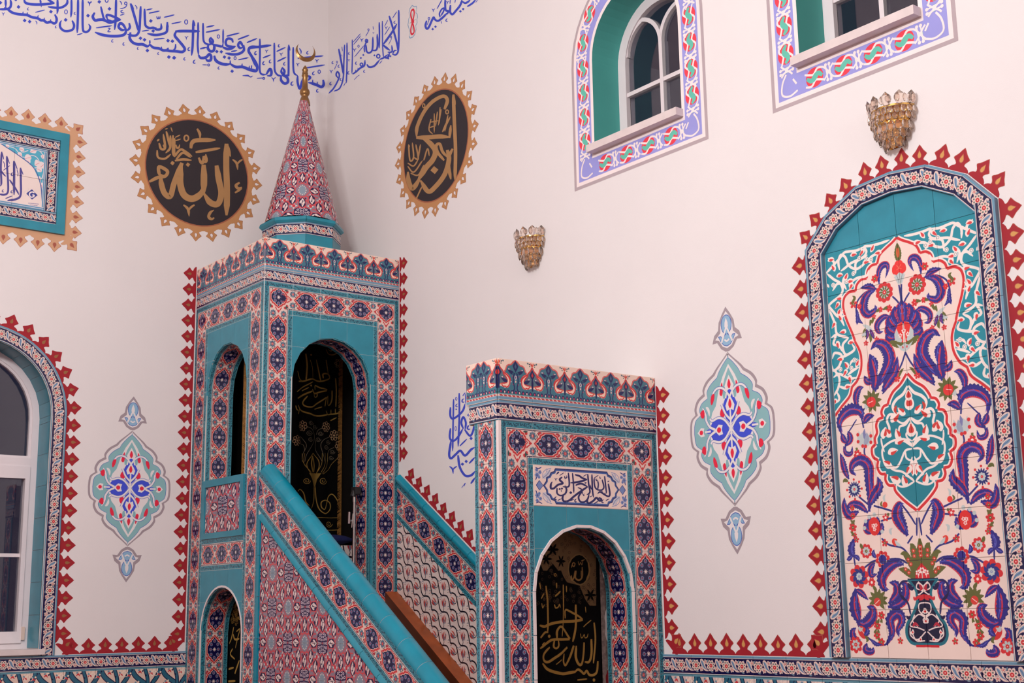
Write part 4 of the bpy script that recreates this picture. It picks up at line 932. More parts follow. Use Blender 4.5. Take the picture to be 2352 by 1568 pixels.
half = [(0, .010)]+[(.052*math.sin(a)+.003, -.045+.057*math.cos(a)) for a in np.linspace(.15, PI-.15, 12)]+[(0, -.10)]
half = [(x*1.15, y) for x, y in half]
coping(TLF, base+d*.03, d, LU1, UB, half, bal, MT['rail'])
b = MB(); hp = [(x*.975, (y+.045)*.975-.045) for x, y in half]; e0, e1 = base+d*.034, base+d*((UB-base[0])/CT-.01); pr_ = lambda o, a: TLF.p3(*(o+nr*a[0]), a[1])
for p, q in zip(hp, hp[1:]): b.face([pr_(e0, p), pr_(e1, p), pr_(e1, q), pr_(e0, q)])
b.face([pr_(e0, p) for p in hp[::-1]]); b.face([pr_(e1, p) for p in hp]); obj('coping_core', b.mesh('coping_core', [GROUT]), None, bal)
t0 = np.array((LU1, zl(LU1)))-nr*.2
tri = [(0, .004), (-.012, .016), (-.030, .018), (-.044, .004)]
coping(TLF, np.array((LU1+.036, t0[1]-.669*(LU1+.036-t0[0]))), d, LU1, UB, [(a, b) for a, b in tri[::-1]], bal, MT['plain'])
for k in range(5): part('trim_strip', lambda b: pbox(b, TLF, LU1+.001, LU1+.036, 1.02+.245*k+.002, min(1.02+.245*(k+1), t0[1]-.03), -.004, .014), MT['rail'], bal)
def grid_tiles(name, pl, u0, u1, z0, z1, ou, oz, m, per, parent, cut, step=.2, off=.004):
    i0, i1, k0, k1 = math.floor((u0-ou)/step), math.ceil((u1-ou)/step), math.floor((z0-oz)/step), math.ceil((z1-oz)/step)
    for i in range(i0, i1):
        for k in range(k0, k1):
            a, b = max(ou+i*step, u0), min(ou+(i+1)*step, u1); lo, hi = max(oz+k*step, z0), min(oz+(k+1)*step, z1)
            if b-a < .006 or hi-lo < .006: continue
            Q = [(a, lo), (b, lo), (b, hi), (a, hi)]
            for c in cut: Q = clip(Q, *c) if len(Q) > 2 else []
            if len(Q) < 3 or np.ptp(np.array(Q)[:, 0]) < .008: continue
            fu, fz = math.floor((ou+i*step-ou+1e-6)/per)*per, math.floor((k*step+1e-6)/per)*per
            uvf = lambda u, v, fu=fu, fz=fz: ((u-ou-fu)/per, (v-oz-fz)/per)
            poly_tile(name, pl, shrink(Q), m, parent, uvf, off=off)
grid_tiles('star_tile', TLF, LU1+.037, UB, 1.09, 2.4, -6.97, 1.49, MT['star'], .4, bal, [(ST, CT, float(np.dot(t0-nr*.045, nr)))])

# right balustrade on the hall's wall
rb = thing  # (kept under the minbar)
bz = lambda u: 2.555-.667*(u+7.366)
bm_ = MB(); P = [(LU1, bz(LU1)-1.0), (UB, bz(UB)-1.25), (UB, bz(UB)), (LU1, bz(LU1))]
bm_.face([WR.p3(*p, .009) for p in P])
for i in range(4): a, c = P[i], P[(i+1) % 4]; bm_.face([WR.p3(*c, .009), WR.p3(*a, .009), WR.p3(*a, .003), WR.p3(*c, .003)])
br = obj('stair_wall_panel', bm_.mesh('stair_wall_panel', [GROUT]), None, mb)
base2 = np.array((LU1, bz(LU1)-.062)); 
_, d2, nr2 = slope_rail('medallion_tile', Plane(0, XR-.006), base2[0], base2[1], LU1, UB, br)
coping(WR, base2, d2, LU1, UB, [(0, .02), (.012, .034), (.030, .036), (.046, .028), (.054, .006)], br, MT['rail'])
cutz = float(np.dot(base2-nr2*.2, nr2))
grid_tiles('tulip_tile', Plane(0, XR-.006), LU1+.002, UB, 1.05, 2.5, -7.366, 1.6, MT['tulip'], .2, br, [(ST, CT, cutz), (-ST, -CT, -cutz+.62)], off=.0055)
WOOD = mat('varnished_wood', (150, 74, 34), .35, vary=.22, scale=9); WOODD = mat('dark_wood', (84, 40, 22), .4, vary=.2, scale=9)  # paler wood for the board's top, darker for its sides and the steps
def stringer(b):
    z = lambda y: 1.800-.664*(7.388-y); y0, y1 = 7.36, 5.16; xs = (4.645, 4.738)
    A = [(x, y, z(y)+o) for y in (y0, y1) for x in xs for o in (0, -.50)]
    f = lambda i: A[i]
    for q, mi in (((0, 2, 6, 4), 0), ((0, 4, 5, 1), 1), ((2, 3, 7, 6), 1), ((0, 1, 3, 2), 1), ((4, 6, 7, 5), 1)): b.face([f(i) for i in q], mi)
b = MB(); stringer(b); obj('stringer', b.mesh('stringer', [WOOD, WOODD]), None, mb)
stair = obj('staircase', bpy.data.meshes.new('staircase'), None, mb)
for k in range(9):
    y1 = 7.36-.25*k; z1 = 1.42-.1675*k
    part('step', lambda b: b.box((TX+.12, max(y1-.25, 5.17), max(z1-.18, 0)), (4.64, y1, z1)), WOODD, stair)

# doorway at the foot of the stair
pf = wall_slab('doorway', PFR, PX+.004, XR-.003, 0, 2.81, [(4.236, .306, .02, 1.735)], .186, [GROUT], mb, off=.0030)
IU0, IU1 = 3.932, 4.538
row('cresting_tile', PFR, PX, XR-.003, 2.825, 2.625, MT['crest'], pf, 5, off=.010); row('border_tile', PFR, PX, XR-.003, 2.625, 2.530, MT['frieze'], pf, 5, off=.008)
tile('medallion_tile', PFR, (PX+.014+IU0)/2, 2.43, IU0-PX-.014, .2, MT['corner'], pf, off=tile_off); tile('medallion_tile', PFR, (IU1+XR)/2, 2.43, XR-.004-IU1, .2, MT['corner'], pf, off=tile_off, uv=(1, 0, 0, 1))
row('medallion_tile', PFR, IU0, IU1, 2.53, 2.33, MT['band'], pf, 3, turn=1, off=tile_off)
col('medallion_tile', PFR, PX+.014, IU0, 2.33, .93, MT['band'], pf, off=tile_off); col('medallion_tile', PFR, IU1, XR-.004, 2.33, .93, MT['band'], pf, off=tile_off)
pD = arch_path(4.236, .306, .935, 1.735, 11)
spandrel('plain_tile', PFR, IU0, IU1, .935, 2.135, pD, MT['plain'], pf, tile_off)
reveal_tiles('medallion_tile', PFR, pD, .183, MT['band'], pf)
part('corner_strip', lambda b: pbox(b, PFR, PX-.004, PX+.012, .9, 2.528, -.012, .008), WHITE, pf)
for p, q in zip(pD, pD[1:]):
    if math.dist(p, q) < .01: continue
    c = np.array((4.236, max(1.735, .0)));
    def out(p): return np.array(p)+((np.array(p)-c)/np.linalg.norm(np.array(p)-c)*.014 if p[1] > 1.735 else np.array((math.copysign(.014, p[0]-4.236), 0)))
    P0, P1, Q0, Q1 = np.array(p), np.array(q), out(p), out(q); g = (P1-P0)*.008
    poly_tile('arch_trim', PFR, [P0+g, P1-g, Q1-g, Q0+g], WHITE, pf, off=.011, t=.02)
A = Art(.6, .2, 1500, (236, 212, 200))
def px_art(A, pl, key, u0, z0, colr, col2=None):
    for pts, w, ends, sm in strokes_of(key):
        if w is None: A.poly([(u-u0, z-z0) for u, z in (pl.at(*p) for p in pts)], colr)
        else:
            a, b = sides(pts, w, ends, sm, 5); a = [np.subtract(pl.at(*p), (u0, z0)) for p in a]; b = [np.subtract(pl.at(*p), (u0, z0)) for p in b]
            for i in range(len(a)-1): A.poly([a[i], a[i+1], b[i+1], b[i]], colr)
fr = [(.135, .187), (.128, .172), (.108, .166), (.098, .148), (.080, .140), (.078, .122), (.060, .100)]; fr = fr+[(x, .2-z) for x, z in fr[::-1]][1:]
full = fr+[(.6-x, z) for x, z in fr[::-1]]; full.append(full[0])
LB, BL = (112, 134, 186), (38, 48, 120)
for s in (0, 1):
    X = (lambda x: x) if s == 0 else (lambda x: .6-x)
    for t in (0, 1):
        Y = (lambda z: z) if t == 0 else (lambda z: .2-z)
        for P in ([(.055, .135), (.075, .155), (.085, .180), (.110, .188)], [(.055, .14), (.06, .165), (.085, .185)]): A.line([(X(a), Y(c)) for a, c in P], .003, LB, True)
        A.leaf([(X(.058), Y(.138)), (X(.082), Y(.152)), (X(.105), Y(.184))], .030, (196, 196, 208)); A.line(cr([(X(.058), Y(.138)), (X(.084), Y(.156)), (X(.103), Y(.180))]), .002, BL)
        for a, c, r in ((.022, .150, .014), (.040, .165, .010), (.020, .175, .010), (.034, .140, .008)): A.flower((X(a), Y(c)), r, 6, LB, BL)
        A.stroke([(X(.012), Y(.188)), (X(.03), Y(.182)), (X(.05), Y(.19))], .005, BL); A.stroke([(X(.012), Y(.125)), (X(.02), Y(.14))], .006, BL)
    A.poly([(X(.016), .1), (X(.035), .122), (X(.055), .1), (X(.035), .078)], LB); A.line([(X(.016), .1), (X(.035), .124), (X(.058), .1), (X(.035), .076), (X(.016), .1)], .004, BL)
A.poly(full, (58, 84, 150)); A.line(full, .0055, (30, 34, 96))
i2 = [(.3+(x-.3)*.968, .1+(z-.1)*.90) for x, z in full]; A.poly(i2, (236, 212, 200)); A.line(i2, .004, (64, 96, 158)); 
px_art(A, PFR, 'bism', IU0, 2.135, (34, 28, 92))
A.poly([(0, 0), (.6, 0), (.6, .003), (0, .003)], CREAM); A.poly([(0, .197), (.6, .197), (.6, .2), (0, .2)], CREAM)
MT['bism'] = tmat('inscription_tiles', A.image('printed_inscription'))
for i in range(3): tile('inscription_tile', PFR, IU0+(IU1-IU0)*(i+.5)/3, 2.2325, (IU1-IU0)/3, .195, MT['bism'], pf, uv=(i/3, 0, (i+1)/3, 1), off=.005)
pl_ = obj('doorway_side', bpy.data.meshes.new('doorway_side'), None, mb)
b = MB(); b.box((PX+.004, PY+.19, 2.53), (XR-.003, 5.165, 2.81)); obj('doorway_head', b.mesh('doorway_head', [GROUT]), None, mb)
sl = Plane(0, PX)
for i, uv in enumerate(((0, 0, .62, 1), (.38, 0, 1, 1))): tile('cresting_tile', sl, -5.168+.1215*(i+.5), 2.725, .1215, .2, MT['crest'], pl_, uv=uv, off=.008)
for i, uv in enumerate(((0, 0, .55, 1), (.45, 0, 1, 1))): tile('border_tile', sl, -5.150+.1125*(i+.5), 2.578, .1125, .095, MT['frieze'], pl_, uv=uv, off=.006)
col('medallion_tile', sl, -5.113, -PY-.004, 2.53, .93, MT['band'], pl_, off=.002)
# ------------------------------------------------------------------ painted writing and ornaments on the walls
BLUE = mat('blue_paint', (60, 76, 196), .8, vary=.04)
def writing(name, pl, key, label, cat, m=BLUE):
    f = Flat(pl); f.px(key); o = f.build(name, [m]); return tag(o, label, cat)
writing('calligraphy_band', WL, 'bandL', 'blue painted Arabic lettering running along the wall behind the brass crescent', 'calligraphy')
writing('calligraphy_band', WR, 'bandR', 'blue painted Arabic lettering high on the wall of the upper windows', 'calligraphy')
writing('calligraphy_roundel', WR, 'ringR', 'blue painted Arabic lettering half hidden behind the tiled doorway of the pulpit', 'calligraphy')
# small rosette between two verses
f = Flat(WR); at = WR.at; q = lambda pts: [at(920+x/6.72, y/6.72) for x, y in pts]
oc = [(180, 76), (212, 96), (250, 90), (255, 130), (240, 190), (262, 215), (270, 268), (256, 300), (262, 350), (236, 400), (246, 450), (222, 540), (190, 580), (145, 598), (128, 570), (140, 500), (130, 455), (108, 385), (118, 340), (122, 290), (138, 262), (126, 190), (140, 130)]
f.poly(q(oc), 0, 0); c0 = np.mean(oc, 0); f.poly(q([c0+(np.array(p)-c0)*(.86, .93) for p in oc]), 1, 1)
for a in ([(188, 335), (160, 240), (168, 170), (198, 150), (212, 190), (206, 250), (190, 335)], [(186, 350), (206, 430), (210, 490), (190, 525), (164, 515), (160, 450), (176, 380), (186, 350)]): f.stroke(q(a), .016, 2, 2)
f.poly(q([(165, 315), (208, 305), (212, 350), (170, 365)]), 2, 3)
for a in ([(184, 200), (182, 270)], [(186, 400), (184, 470)], [(200, 320), (240, 295)], [(170, 345), (140, 360)]): f.stroke(q(a), .006, 3, 3, (.3, .3))
tag(f.build('rosette', [mat('pale_blue_paint', (140, 168, 196), .8), WALLP, mat('crimson_paint', (214, 44, 66), .8), mat('grey_green_paint', (170, 176, 168), .8)]), 'small pale blue outlined rosette with two red petals between the verses', 'rosette')

# gold-edged black roundels
GOLD, BLACKP, GOLDE, GOLDL = mat('gold_paint', (190, 136, 88), .6, vary=.06), mat('black_paint', (40, 33, 38), .6, vary=.04), mat('bronze_edge_paint', (160, 94, 66), .6), mat('gold_letter_paint', (168, 126, 80), .6, vary=.05)
def roundel(pl, uc, zc, r, key, label):
    t = thing('black_roundel', label, 'roundel', pl.p3(uc, zc))
    f = Flat(pl, .0006); f.poly(circ((uc, zc), r, 56), 0, 0); f.build('disc', [BLACKP], t)
    f = Flat(pl, .0010); a = circ((uc, zc), r+.004, 56); b_ = circ((uc, zc), r-.005, 56)
    for i in range(56): j = (i+1) % 56; f.poly([a[i], a[j], b_[j], b_[i]])
    f.build('rim', [GOLDE], t)
    f = Flat(pl, .0008); a = circ((uc, zc), r+.036, 56); b_ = circ((uc, zc), r, 56)
    for i in range(56): j = (i+1) % 56; f.poly([a[i], a[j], b_[j], b_[i]])
    f.build('gold_ring', [GOLD], t)
    f = Flat(pl, .0012); f.px(key); f.build('lettering', [GOLDL], t)
    n = 24; me = bud_mesh('gold_bud_%d' % n, 2*PI*(r+.018)/n, [GOLD, GOLDE, WALLP], 1.0)
    for i in range(n):
        a = 2*PI*i/n; obj('bud', me, pl.mat(uc+(r+.018)*math.cos(a), zc+(r+.018)*math.sin(a), 0, a-PI/2), t)
roundel(WL, 3.719, 4.703, .386, 'roundL', 'black roundel with the wide gold letters, on the wall beside the tile plaque')
roundel(WR, -6.925, 4.690, .380, 'roundR', 'black roundel with gold letters on the wall of the upper windows')

# painted cartouches
C_GREY, C_TEAL, C_BLUE, C_RED, C_SKY = mat('cartouche_grey', (160, 146, 152), .8, vary=.03), mat('cartouche_teal', (134, 180, 184), .8, vary=.03), mat('cartouche_blue', (62, 78, 206), .8, vary=.03), mat('cartouche_red', (222, 36, 66), .8, vary=.03), mat('cartouche_sky', (140, 178, 206), .8, vary=.03)
C_LINE = mat('cartouche_line', (72, 96, 176), .8)
def cartouche_mesh():
    f = Flat(Loc(), .0004, .0001)
    def uv(x, y):                                    # traced on the right-hand one, from its middle
        u, v = WR.at(1580+x/2.89, 690+y/2.89); return (u+4.398, v-2.500)
    def quart(lobes_): P = [p for L in lobes_ for p in cr([uv(*p) for p in L], 5)]; P[0] = (0, P[0][1]); P[-1] = (P[-1][0], 0); return P
    def full(pts):
        P = quart(pts); return P+[(x, -y) for x, y in P[::-1]][1:]+[(-x, -y) for x, y in P][1:]+[(-x, y) for x, y in P[::-1]][1:-1]
    grey = [[(272, 328), (232, 388), (188, 450), (166, 488)], [(166, 488), (122, 536), (98, 590), (100, 622)], [(100, 622), (62, 664), (44, 722), (50, 762)], [(50, 762), (22, 798), (14, 852)]]
    teal = [[(275, 362), (240, 410), (206, 472), (192, 512)], [(192, 512), (152, 556), (126, 606), (130, 650)], [(130, 650), (92, 684), (76, 730), (86, 762)], [(86, 762), (52, 800), (42, 852)]]
    wht = [[((a[0]*.55+b[0]*.45), (a[1]*.55+b[1]*.45)) for a, b in zip(g_, t_)] for g_, t_ in zip(grey, teal)]
    f.poly(full(grey), 0, 0); f.poly(full(wht), 1, 1); T = full(teal); f.poly(T, 6, 2); c = .988; f.poly([(x*c, y*.990) for x, y in T], 2, 3)
    M4 = [(1, 1), (-1, 1), (1, -1), (-1, -1)]
    def st(pts, w, mi, ly, ends=(1, 1), outline=True):
        for sx, sy in M4:
            P = [(x*sx, y*sy) for x, y in pts]
            if outline: f.stroke(P, w+.005, 6, ly, ends)
            f.stroke(P, w, mi, ly+1, ends)
    def pl4(P, mi, ly):
        for sx, sy in M4: f.poly(cr([(x*sx, y*sy) for x, y in P], 4, True), mi, ly)
    # white ogive inside, with red spandrels
    w1 = [(0, .318), (-.040, .262), (-.070, .20), (-.085, .150), (-.095, .12), (-.12, .09), (-.135, .05), (-.150, 0)]
    f.poly(w1+[(x, -y) for x, y in w1[::-1]][1:]+[(-x, -y) for x, y in w1][1:]+[(-x, y) for x, y in w1[::-1]][1:-1], 1, 4)
    for v in (.255,):
        for s in (1, -1): f.poly([(0, s*.30), (-.028, s*.25), (-.050, s*.19), (-.042, s*.15), (.042, s*.15), (.050, s*.19), (.028, s*.25)], 2, 5)
    pl4([(-.046, .232), (-.060, .205), (-.066, .175), (-.052, .165), (-.043, .19)], 3, 6)
    pl4([(-.035, .115), (-.062, .098), (-.068, .070), (-.045, .060), (-.035, .08)], 3, 6); pl4([(-.060, .055), (-.100, .040), (-.110, .016), (-.075, .012)], 3, 6)
    # blue petals
    for s in (1, -1):
        f.poly([(0, s*.205), (-.022, s*.165), (-.044, s*.125), (-.046, s*.09), (-.030, s*.05), (0, s*.02), (.030, s*.05), (.046, s*.09), (.044, s*.125), (.022, s*.165)], 4, 7)
        f.poly(circ((s*.077, 0), .062, 24, .062), 4, 7)
        f.poly(circ((s*.14, 0), .03, 12, .012), 4, 7)
    # white knots
    st([(0, .042), (-.030, .072), (-.050, .11), (-.056, .125)], .011, 1, 8); st([(-.0, .042), (.0, .0), (-.0, -.042)], .010, 1, 8, outline=False)
    st([(-.004, .004), (-.040, .045), (-.080, .060), (-.122, .050), (-.138, .062)], .011, 1, 8)
    st([(0, .155), (-.022, .185), (-.050, .205), (-.082, .205), (-.105, .188), (-.118, .160), (-.120, .130)], .011, 1, 10, (1, .3))
    st([(-.105, .004), (-.140, .022), (-.162, .055), (-.166, .085), (-.184, .122)], .012, 1, 9, (1, .5))
    for s in (1, -1):
        for (x, y), k in (((0, s*.205), s), ((0, s*.108), s)):
            f.poly([(x, y+k*.058), (x-.018, y+k*.028), (x-.030, y+k*.005), (x-.022, y-k*.022), (x, y-k*.012), (x+.022, y-k*.022), (x+.030, y+k*.005), (x+.018, y+k*.028)], 1, 12); f.poly(cr([(x, y+k*.038), (x-.011, y+k*.010), (x, y-k*.010), (x+.011, y+k*.010)], 5, True), 3, 13)
        f.stroke([(0, s*.10), (0, s*.042)], .010, 1, 11)
        f.stroke([(-.016, s*.19), (-.026, s*.150)], .009, 1, 11); f.stroke([(.016, s*.19), (.026, s*.150)], .009, 1, 11)
        for x, r in ((s*.075, .030), (s*.196, .026)):
            f.poly([(x+s*r*1.15, 0), (x+s*r*.2, .9*r), (x-s*r*.7, .75*r), (x-s*r*.45, 0), (x-s*r*.7, -.75*r), (x+s*r*.2, -.9*r)], 1, 12); f.poly(circ((x+s*r*.15, 0), r*.46, 12), 3, 13)
        f.stroke([(s*.135, 0), (s*.175, 0)], .010, 1, 11)
    pl4([(-.118, .178), (-.128, .150), (-.122, .128), (-.106, .150), (-.100, .180)], 3, 12)
    pl4([(-.178, .112), (-.200, .100), (-.196, .076), (-.180, .070), (-.172, .09)], 3, 12)
    pl4([(-.162, .122), (-.150, .098), (-.140, .075), (-.135, .100), (-.145, .120)], 1, 11)
    # finials above and below
    for s in (1, -1):
        def F(pts): return [(x, s*y) for x, y in pts]
        def sym(pts): return F(pts+[(-x, y) for x, y in pts[::-1]][1:])
        f.poly(sym([(0, .605), (-.028, .568), (-.050, .532), (-.056, .492), (-.084, .470), (-.098, .430), (-.066, .432), (-.042, .398), (-.012, .380), (0, .380)]), 0, 0)
        f.poly(sym([(0, .583), (-.028, .548), (-.040, .510), (-.042, .478), (-.078, .448), (-.052, .440), (-.030, .408), (0, .396)]), 1, 1)
        f.poly(F(circ((0, .515), .036, 20, .050)), 6, 2); f.poly(F(circ((0, .515), .032, 20, .046)), 5, 3)
        f.poly(sym([(0, .405), (-.022, .412), (-.040, .430), (-.058, .462), (-.038, .462), (-.030, .450), (0, .480)]), 6, 2); f.poly(sym([(0, .409), (-.020, .415), (-.037, .432), (-.052, .458), (-.040, .458), (-.028, .446), (0, .470)]), 5, 3)
        for e in (-1, 1): f.stroke(F([(e*.001, .503), (e*.020, .462), (e*.036, .428)]), .010, 1, 5+e*.3)
        f.poly(sym([(-.0005, .548), (-.010, .525), (-.012, .505), (-.0005, .490)]), 1, 6); f.stroke(F([(-.016, .440), (0, .432), (.016, .440)]), .009, 1, 7)
    return f.mb.mesh('cartouche', [C_GREY, WALLP, C_TEAL, C_RED, C_BLUE, C_SKY, C_LINE])
CM = cartouche_mesh()
for pl, u, z, lb in ((WR, -4.398, 2.500, 'painted teal, blue and red cartouche between the pulpit doorway and the arched tile panel'), (WL, 3.320, 2.472, 'painted teal, blue and red cartouche between the white-framed window and the pulpit tower')):
    tag(obj('painted_cartouche', CM, pl.mat(u, z)), lb, 'cartouche')

# painted bud borders
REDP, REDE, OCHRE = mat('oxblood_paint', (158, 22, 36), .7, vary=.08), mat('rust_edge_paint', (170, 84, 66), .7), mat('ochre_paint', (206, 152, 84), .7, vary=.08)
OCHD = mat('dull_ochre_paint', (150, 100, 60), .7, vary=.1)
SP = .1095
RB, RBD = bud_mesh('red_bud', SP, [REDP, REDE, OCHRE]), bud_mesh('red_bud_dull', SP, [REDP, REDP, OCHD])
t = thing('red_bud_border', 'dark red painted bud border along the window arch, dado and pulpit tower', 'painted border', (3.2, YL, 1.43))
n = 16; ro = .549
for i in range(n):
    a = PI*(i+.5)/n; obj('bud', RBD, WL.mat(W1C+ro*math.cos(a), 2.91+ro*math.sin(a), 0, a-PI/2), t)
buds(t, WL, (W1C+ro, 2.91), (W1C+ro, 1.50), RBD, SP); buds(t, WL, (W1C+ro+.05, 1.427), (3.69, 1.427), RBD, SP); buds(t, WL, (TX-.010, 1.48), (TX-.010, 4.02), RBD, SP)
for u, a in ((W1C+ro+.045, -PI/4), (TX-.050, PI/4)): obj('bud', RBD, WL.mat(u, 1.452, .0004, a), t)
t = thing('red_bud_border', 'dark red painted bud border down the tower and along the stair coping', 'painted border', WR.p3(-7.0, 2.5))
buds(t, WR, (-TY+.010, 4.02), (-TY+.010, 2.62), RBD, SP)
e = np.array((ST, CT))*.060; p0, p1 = base2+d2*.05+e, base2+d2*((UB-.09-base2[0])/CT)+e; buds(t, WR, p1, p0, RBD, -SP) if False else buds(t, WR, p0, p1, RBD, SP)
t = thing('red_bud_border', 'bright red painted bud border between the pulpit doorway and the arched tile panel', 'painted border', WR.p3(-4.4, 1.43))
NU0, NU1, NUC = -3.864, -2.876, -3.370
buds(t, WR, (-PY+.013, 2.78), (-PY+.013, 1.50), RB, SP); buds(t, WR, (-PY+.06, 1.427), (-3.91, 1.427), RB, SP); buds(t, WR, (NU0-.003, 1.48), (NU0-.003, 3.264), RB, SP)
obj('bud', RB, WR.mat(-PY+.055, 1.452, .0004, -PI/4), t); obj('bud', RB, WR.mat(NU0-.045, 1.452, .0004, PI/4), t)
ARC = [(-3.864, 3.264), (-3.736, 3.402), (-3.555, 3.494), (-3.370, 3.512), (-3.185, 3.494), (-3.004, 3.402), (-2.876, 3.264)]
t = thing('red_bud_border', 'bright red painted bud border over the arch of the tile panel', 'painted border', WR.p3(NUC, 3.5))
for p, q in zip(ARC, ARC[1:]):
    n_ = np.array((-(q[1]-p[1]), q[0]-p[0])); n_ = n_/np.linalg.norm(n_)*.003; buds(t, WR, np.add(p, n_), np.add(q, n_), RB, SP)
buds(t, WR, (NU1+.003, 3.264), (NU1+.003, 1.43), RB, SP)

# ------------------------------------------------------------------ tile plaque with the wide frame
t = thing('tile_plaque', 'framed tile plaque with blue lettering, turquoise frame and tan bud edge', 'plaque', WL.p3(2.15, 4.1))
U0, U1, Z0, Z1 = 1.50, 2.800, 4.097, 4.785
TAN, TANE, TEAR = mat('tan_paint', (206, 158, 122), .7, vary=.05), mat('rust_line_paint', (176, 108, 88), .7), mat('brick_paint', (164, 88, 70), .7)
TB = bud_mesh('tan_bud', .1095, [TAN, TANE, TEAR])
f = Flat(WL, .0004); f.poly([(U0-.03, Z0-.035), (U1+.035, Z0-.035), (U1+.035, Z1+.03), (U0-.03, Z1+.03)]); f.build('tan_ground', [TAN], t)
buds(t, WL, (U1+.022, Z1+.02), (U1+.022, Z0-.02), TB, .1095); buds(t, WL, (U0, Z1+.018), (U1, Z1+.018), TB, .1095); buds(t, WL, (U1, Z0-.022), (U0, Z0-.022), TB, .1095)
for u, z, a in ((U1+.022, Z1+.018, -PI/4), (U1+.022, Z0-.022, -3*PI/4)): obj('bud', TB, WL.mat(u, z, .0004, a), t)
for k, (a, b_, c, e) in enumerate(((U0, U1, Z1-.056, Z1), (U0, U1, Z0, Z0+.058), (U1-.056, U1, Z0+.058, Z1-.056), (U0, U0+.056, Z0+.058, Z1-.056))):
    def rail(b): pbox(b, WL, a, b_, c, e, 0, .020)
    part('frame_rail', rail, MT['plain'], t)
iu0_, iu1_, iz0, iz1 = U0+.056, U1-.056, Z0+.058, Z1-.056
row('border_tile', WL, iu0_, iu1_, iz1, iz1-.078, MT['frieze'], t, off=.010); row('border_tile', WL, iu0_, iu1_, iz0+.082, iz0, MT['frieze'], t, off=.010)
col('border_tile', WL, iu1_-.082, iu1_, iz1-.078, iz0+.082, MT['frieze'], t, turn=3, off=.010); col('border_tile', WL, iu0_, iu0_+.082, iz1-.078, iz0+.082, MT['frieze'], t, turn=1, off=.010)
ju0, ju1, jz0, jz1 = iu0_+.082, iu1_-.082, iz0+.082, iz1-.078
A = Art(round(ju1-ju0, 2), round(jz1-jz0, 2), 1000, (78, 168, 194), ju0, jz0); A.mirror = (ju0+ju1)/2
w2, h2 = (ju1-ju0), (jz1-jz0)
P = [(ju1-.016, jz0), (ju1-.020, jz0+.08), (ju1-.036, jz0+.18), (ju1-.085, jz0+.275), (ju1-.18, jz0+.335), (ju1-.30, jz1-.02), (ju0+w2/2, jz1-.01), (ju0+w2/2, jz0)]
def tp(pts): return [WL.at(x/5.2727, 330+y/5.2727) for x, y in pts]
for Q in ([(60, 40), (160, 60), (230, 140), (250, 160)], [(200, 160), (290, 170), (380, 150), (440, 180), (470, 250), (430, 295), (370, 300), (310, 260), (290, 190)], [(390, 80), (460, 90), (510, 150), (530, 230)], [(400, 320), (390, 400), (430, 450), (490, 430), (520, 350)], [(470, 440), (490, 500), (505, 580)], [(230, 70), (260, 110), (330, 90)]):
    A.line(tp(cr(Q, 6)), .005, (226, 210, 214), False)
for c, e, w in (((200, 150), (255, 150), 44), ((290, 190), (370, 180), 54), ((470, 240), (410, 270), 60), ((290, 205), (350, 250), 44), ((430, 90), (350, 110), 40), ((505, 140), (500, 190), 36), ((530, 250), (470, 300), 60), ((430, 310), (490, 350), 44), ((480, 440), (420, 435), 40), ((470, 490), (500, 540), 40), ((60, 50), (100, 50), 36), ((220, 70), (280, 100), 30)):
    m_ = ((c[0]+e[0])/2+6, (c[1]+e[1])/2-6); A.leaf(tp([c, m_, e]), w/5.27*.0048, (228, 214, 214)); A.stroke(tp([c, m_, e]), .003, (212, 130, 140), (.3, .3))
A.poly(P, (232, 214, 208)); A.line(P[:6], .006, (62, 96, 160), True)
A.mirror = None
px_art(A, WL, 'tabl', 0, 0, (72, 66, 140))
g0 = tp([(375, 560)])[0]; A.poly(tp([(375, 556), (444, 628), (376, 680), (306, 606)]), (52, 62, 140)); A.line(tp([(278, 590), (335, 548), (300, 640), (278, 590)]), .0015, (190, 184, 196))
A.line(tp(cr([(405, 600), (385, 588), (355, 596), (345, 622), (362, 650), (392, 646), (402, 628), (380, 624)], 6)), .0085, (236, 222, 220), False)
for y, a, b_ in ((728, 332, 456), (748, 350, 436)):
    x = a
    while x < b_: A.line(tp([(x, y+(x-332)*.09-8), (x+3, y+(x-332)*.09)]), .0022, (70, 70, 140)); A.line(tp([(x+3, y+(x-332)*.09-7), (x+8, y+(x-332)*.09-4)]), .002, (70, 70, 140)); x += 12
for k, (o, c) in enumerate(((.0, (96, 146, 180)), (.007, (226, 214, 216)), (.010, (96, 146, 180)), (.018, (226, 214, 216)))):
    e = (.007, .003, .008, .003)[k]
    for Q in ([(ju0, jz1-o), (ju1, jz1-o), (ju1, jz1-o-e), (ju0, jz1-o-e)], [(ju0, jz0+o), (ju1, jz0+o), (ju1, jz0+o+e), (ju0, jz0+o+e)], [(ju1-o, jz0+o), (ju1-o, jz1-o), (ju1-o-e, jz1-o), (ju1-o-e, jz0+o)], [(ju0+o, jz0), (ju0+o, jz1), (ju0+o+e, jz1), (ju0+o+e, jz0)]): A.poly(Q, c)
MT['plaque'] = tmat('plaque_tiles', A.image('printed_plaque'))
for i in range(5):
    for k in range(2): tile('inscription_tile', WL, ju0+w2*(i+.5)/5, jz0+h2*(k+.5)/2, w2/5, h2/2, MT['plaque'], t, off=.008, uv=(i/5, k/2, (i+1)/5, (k+1)/2))

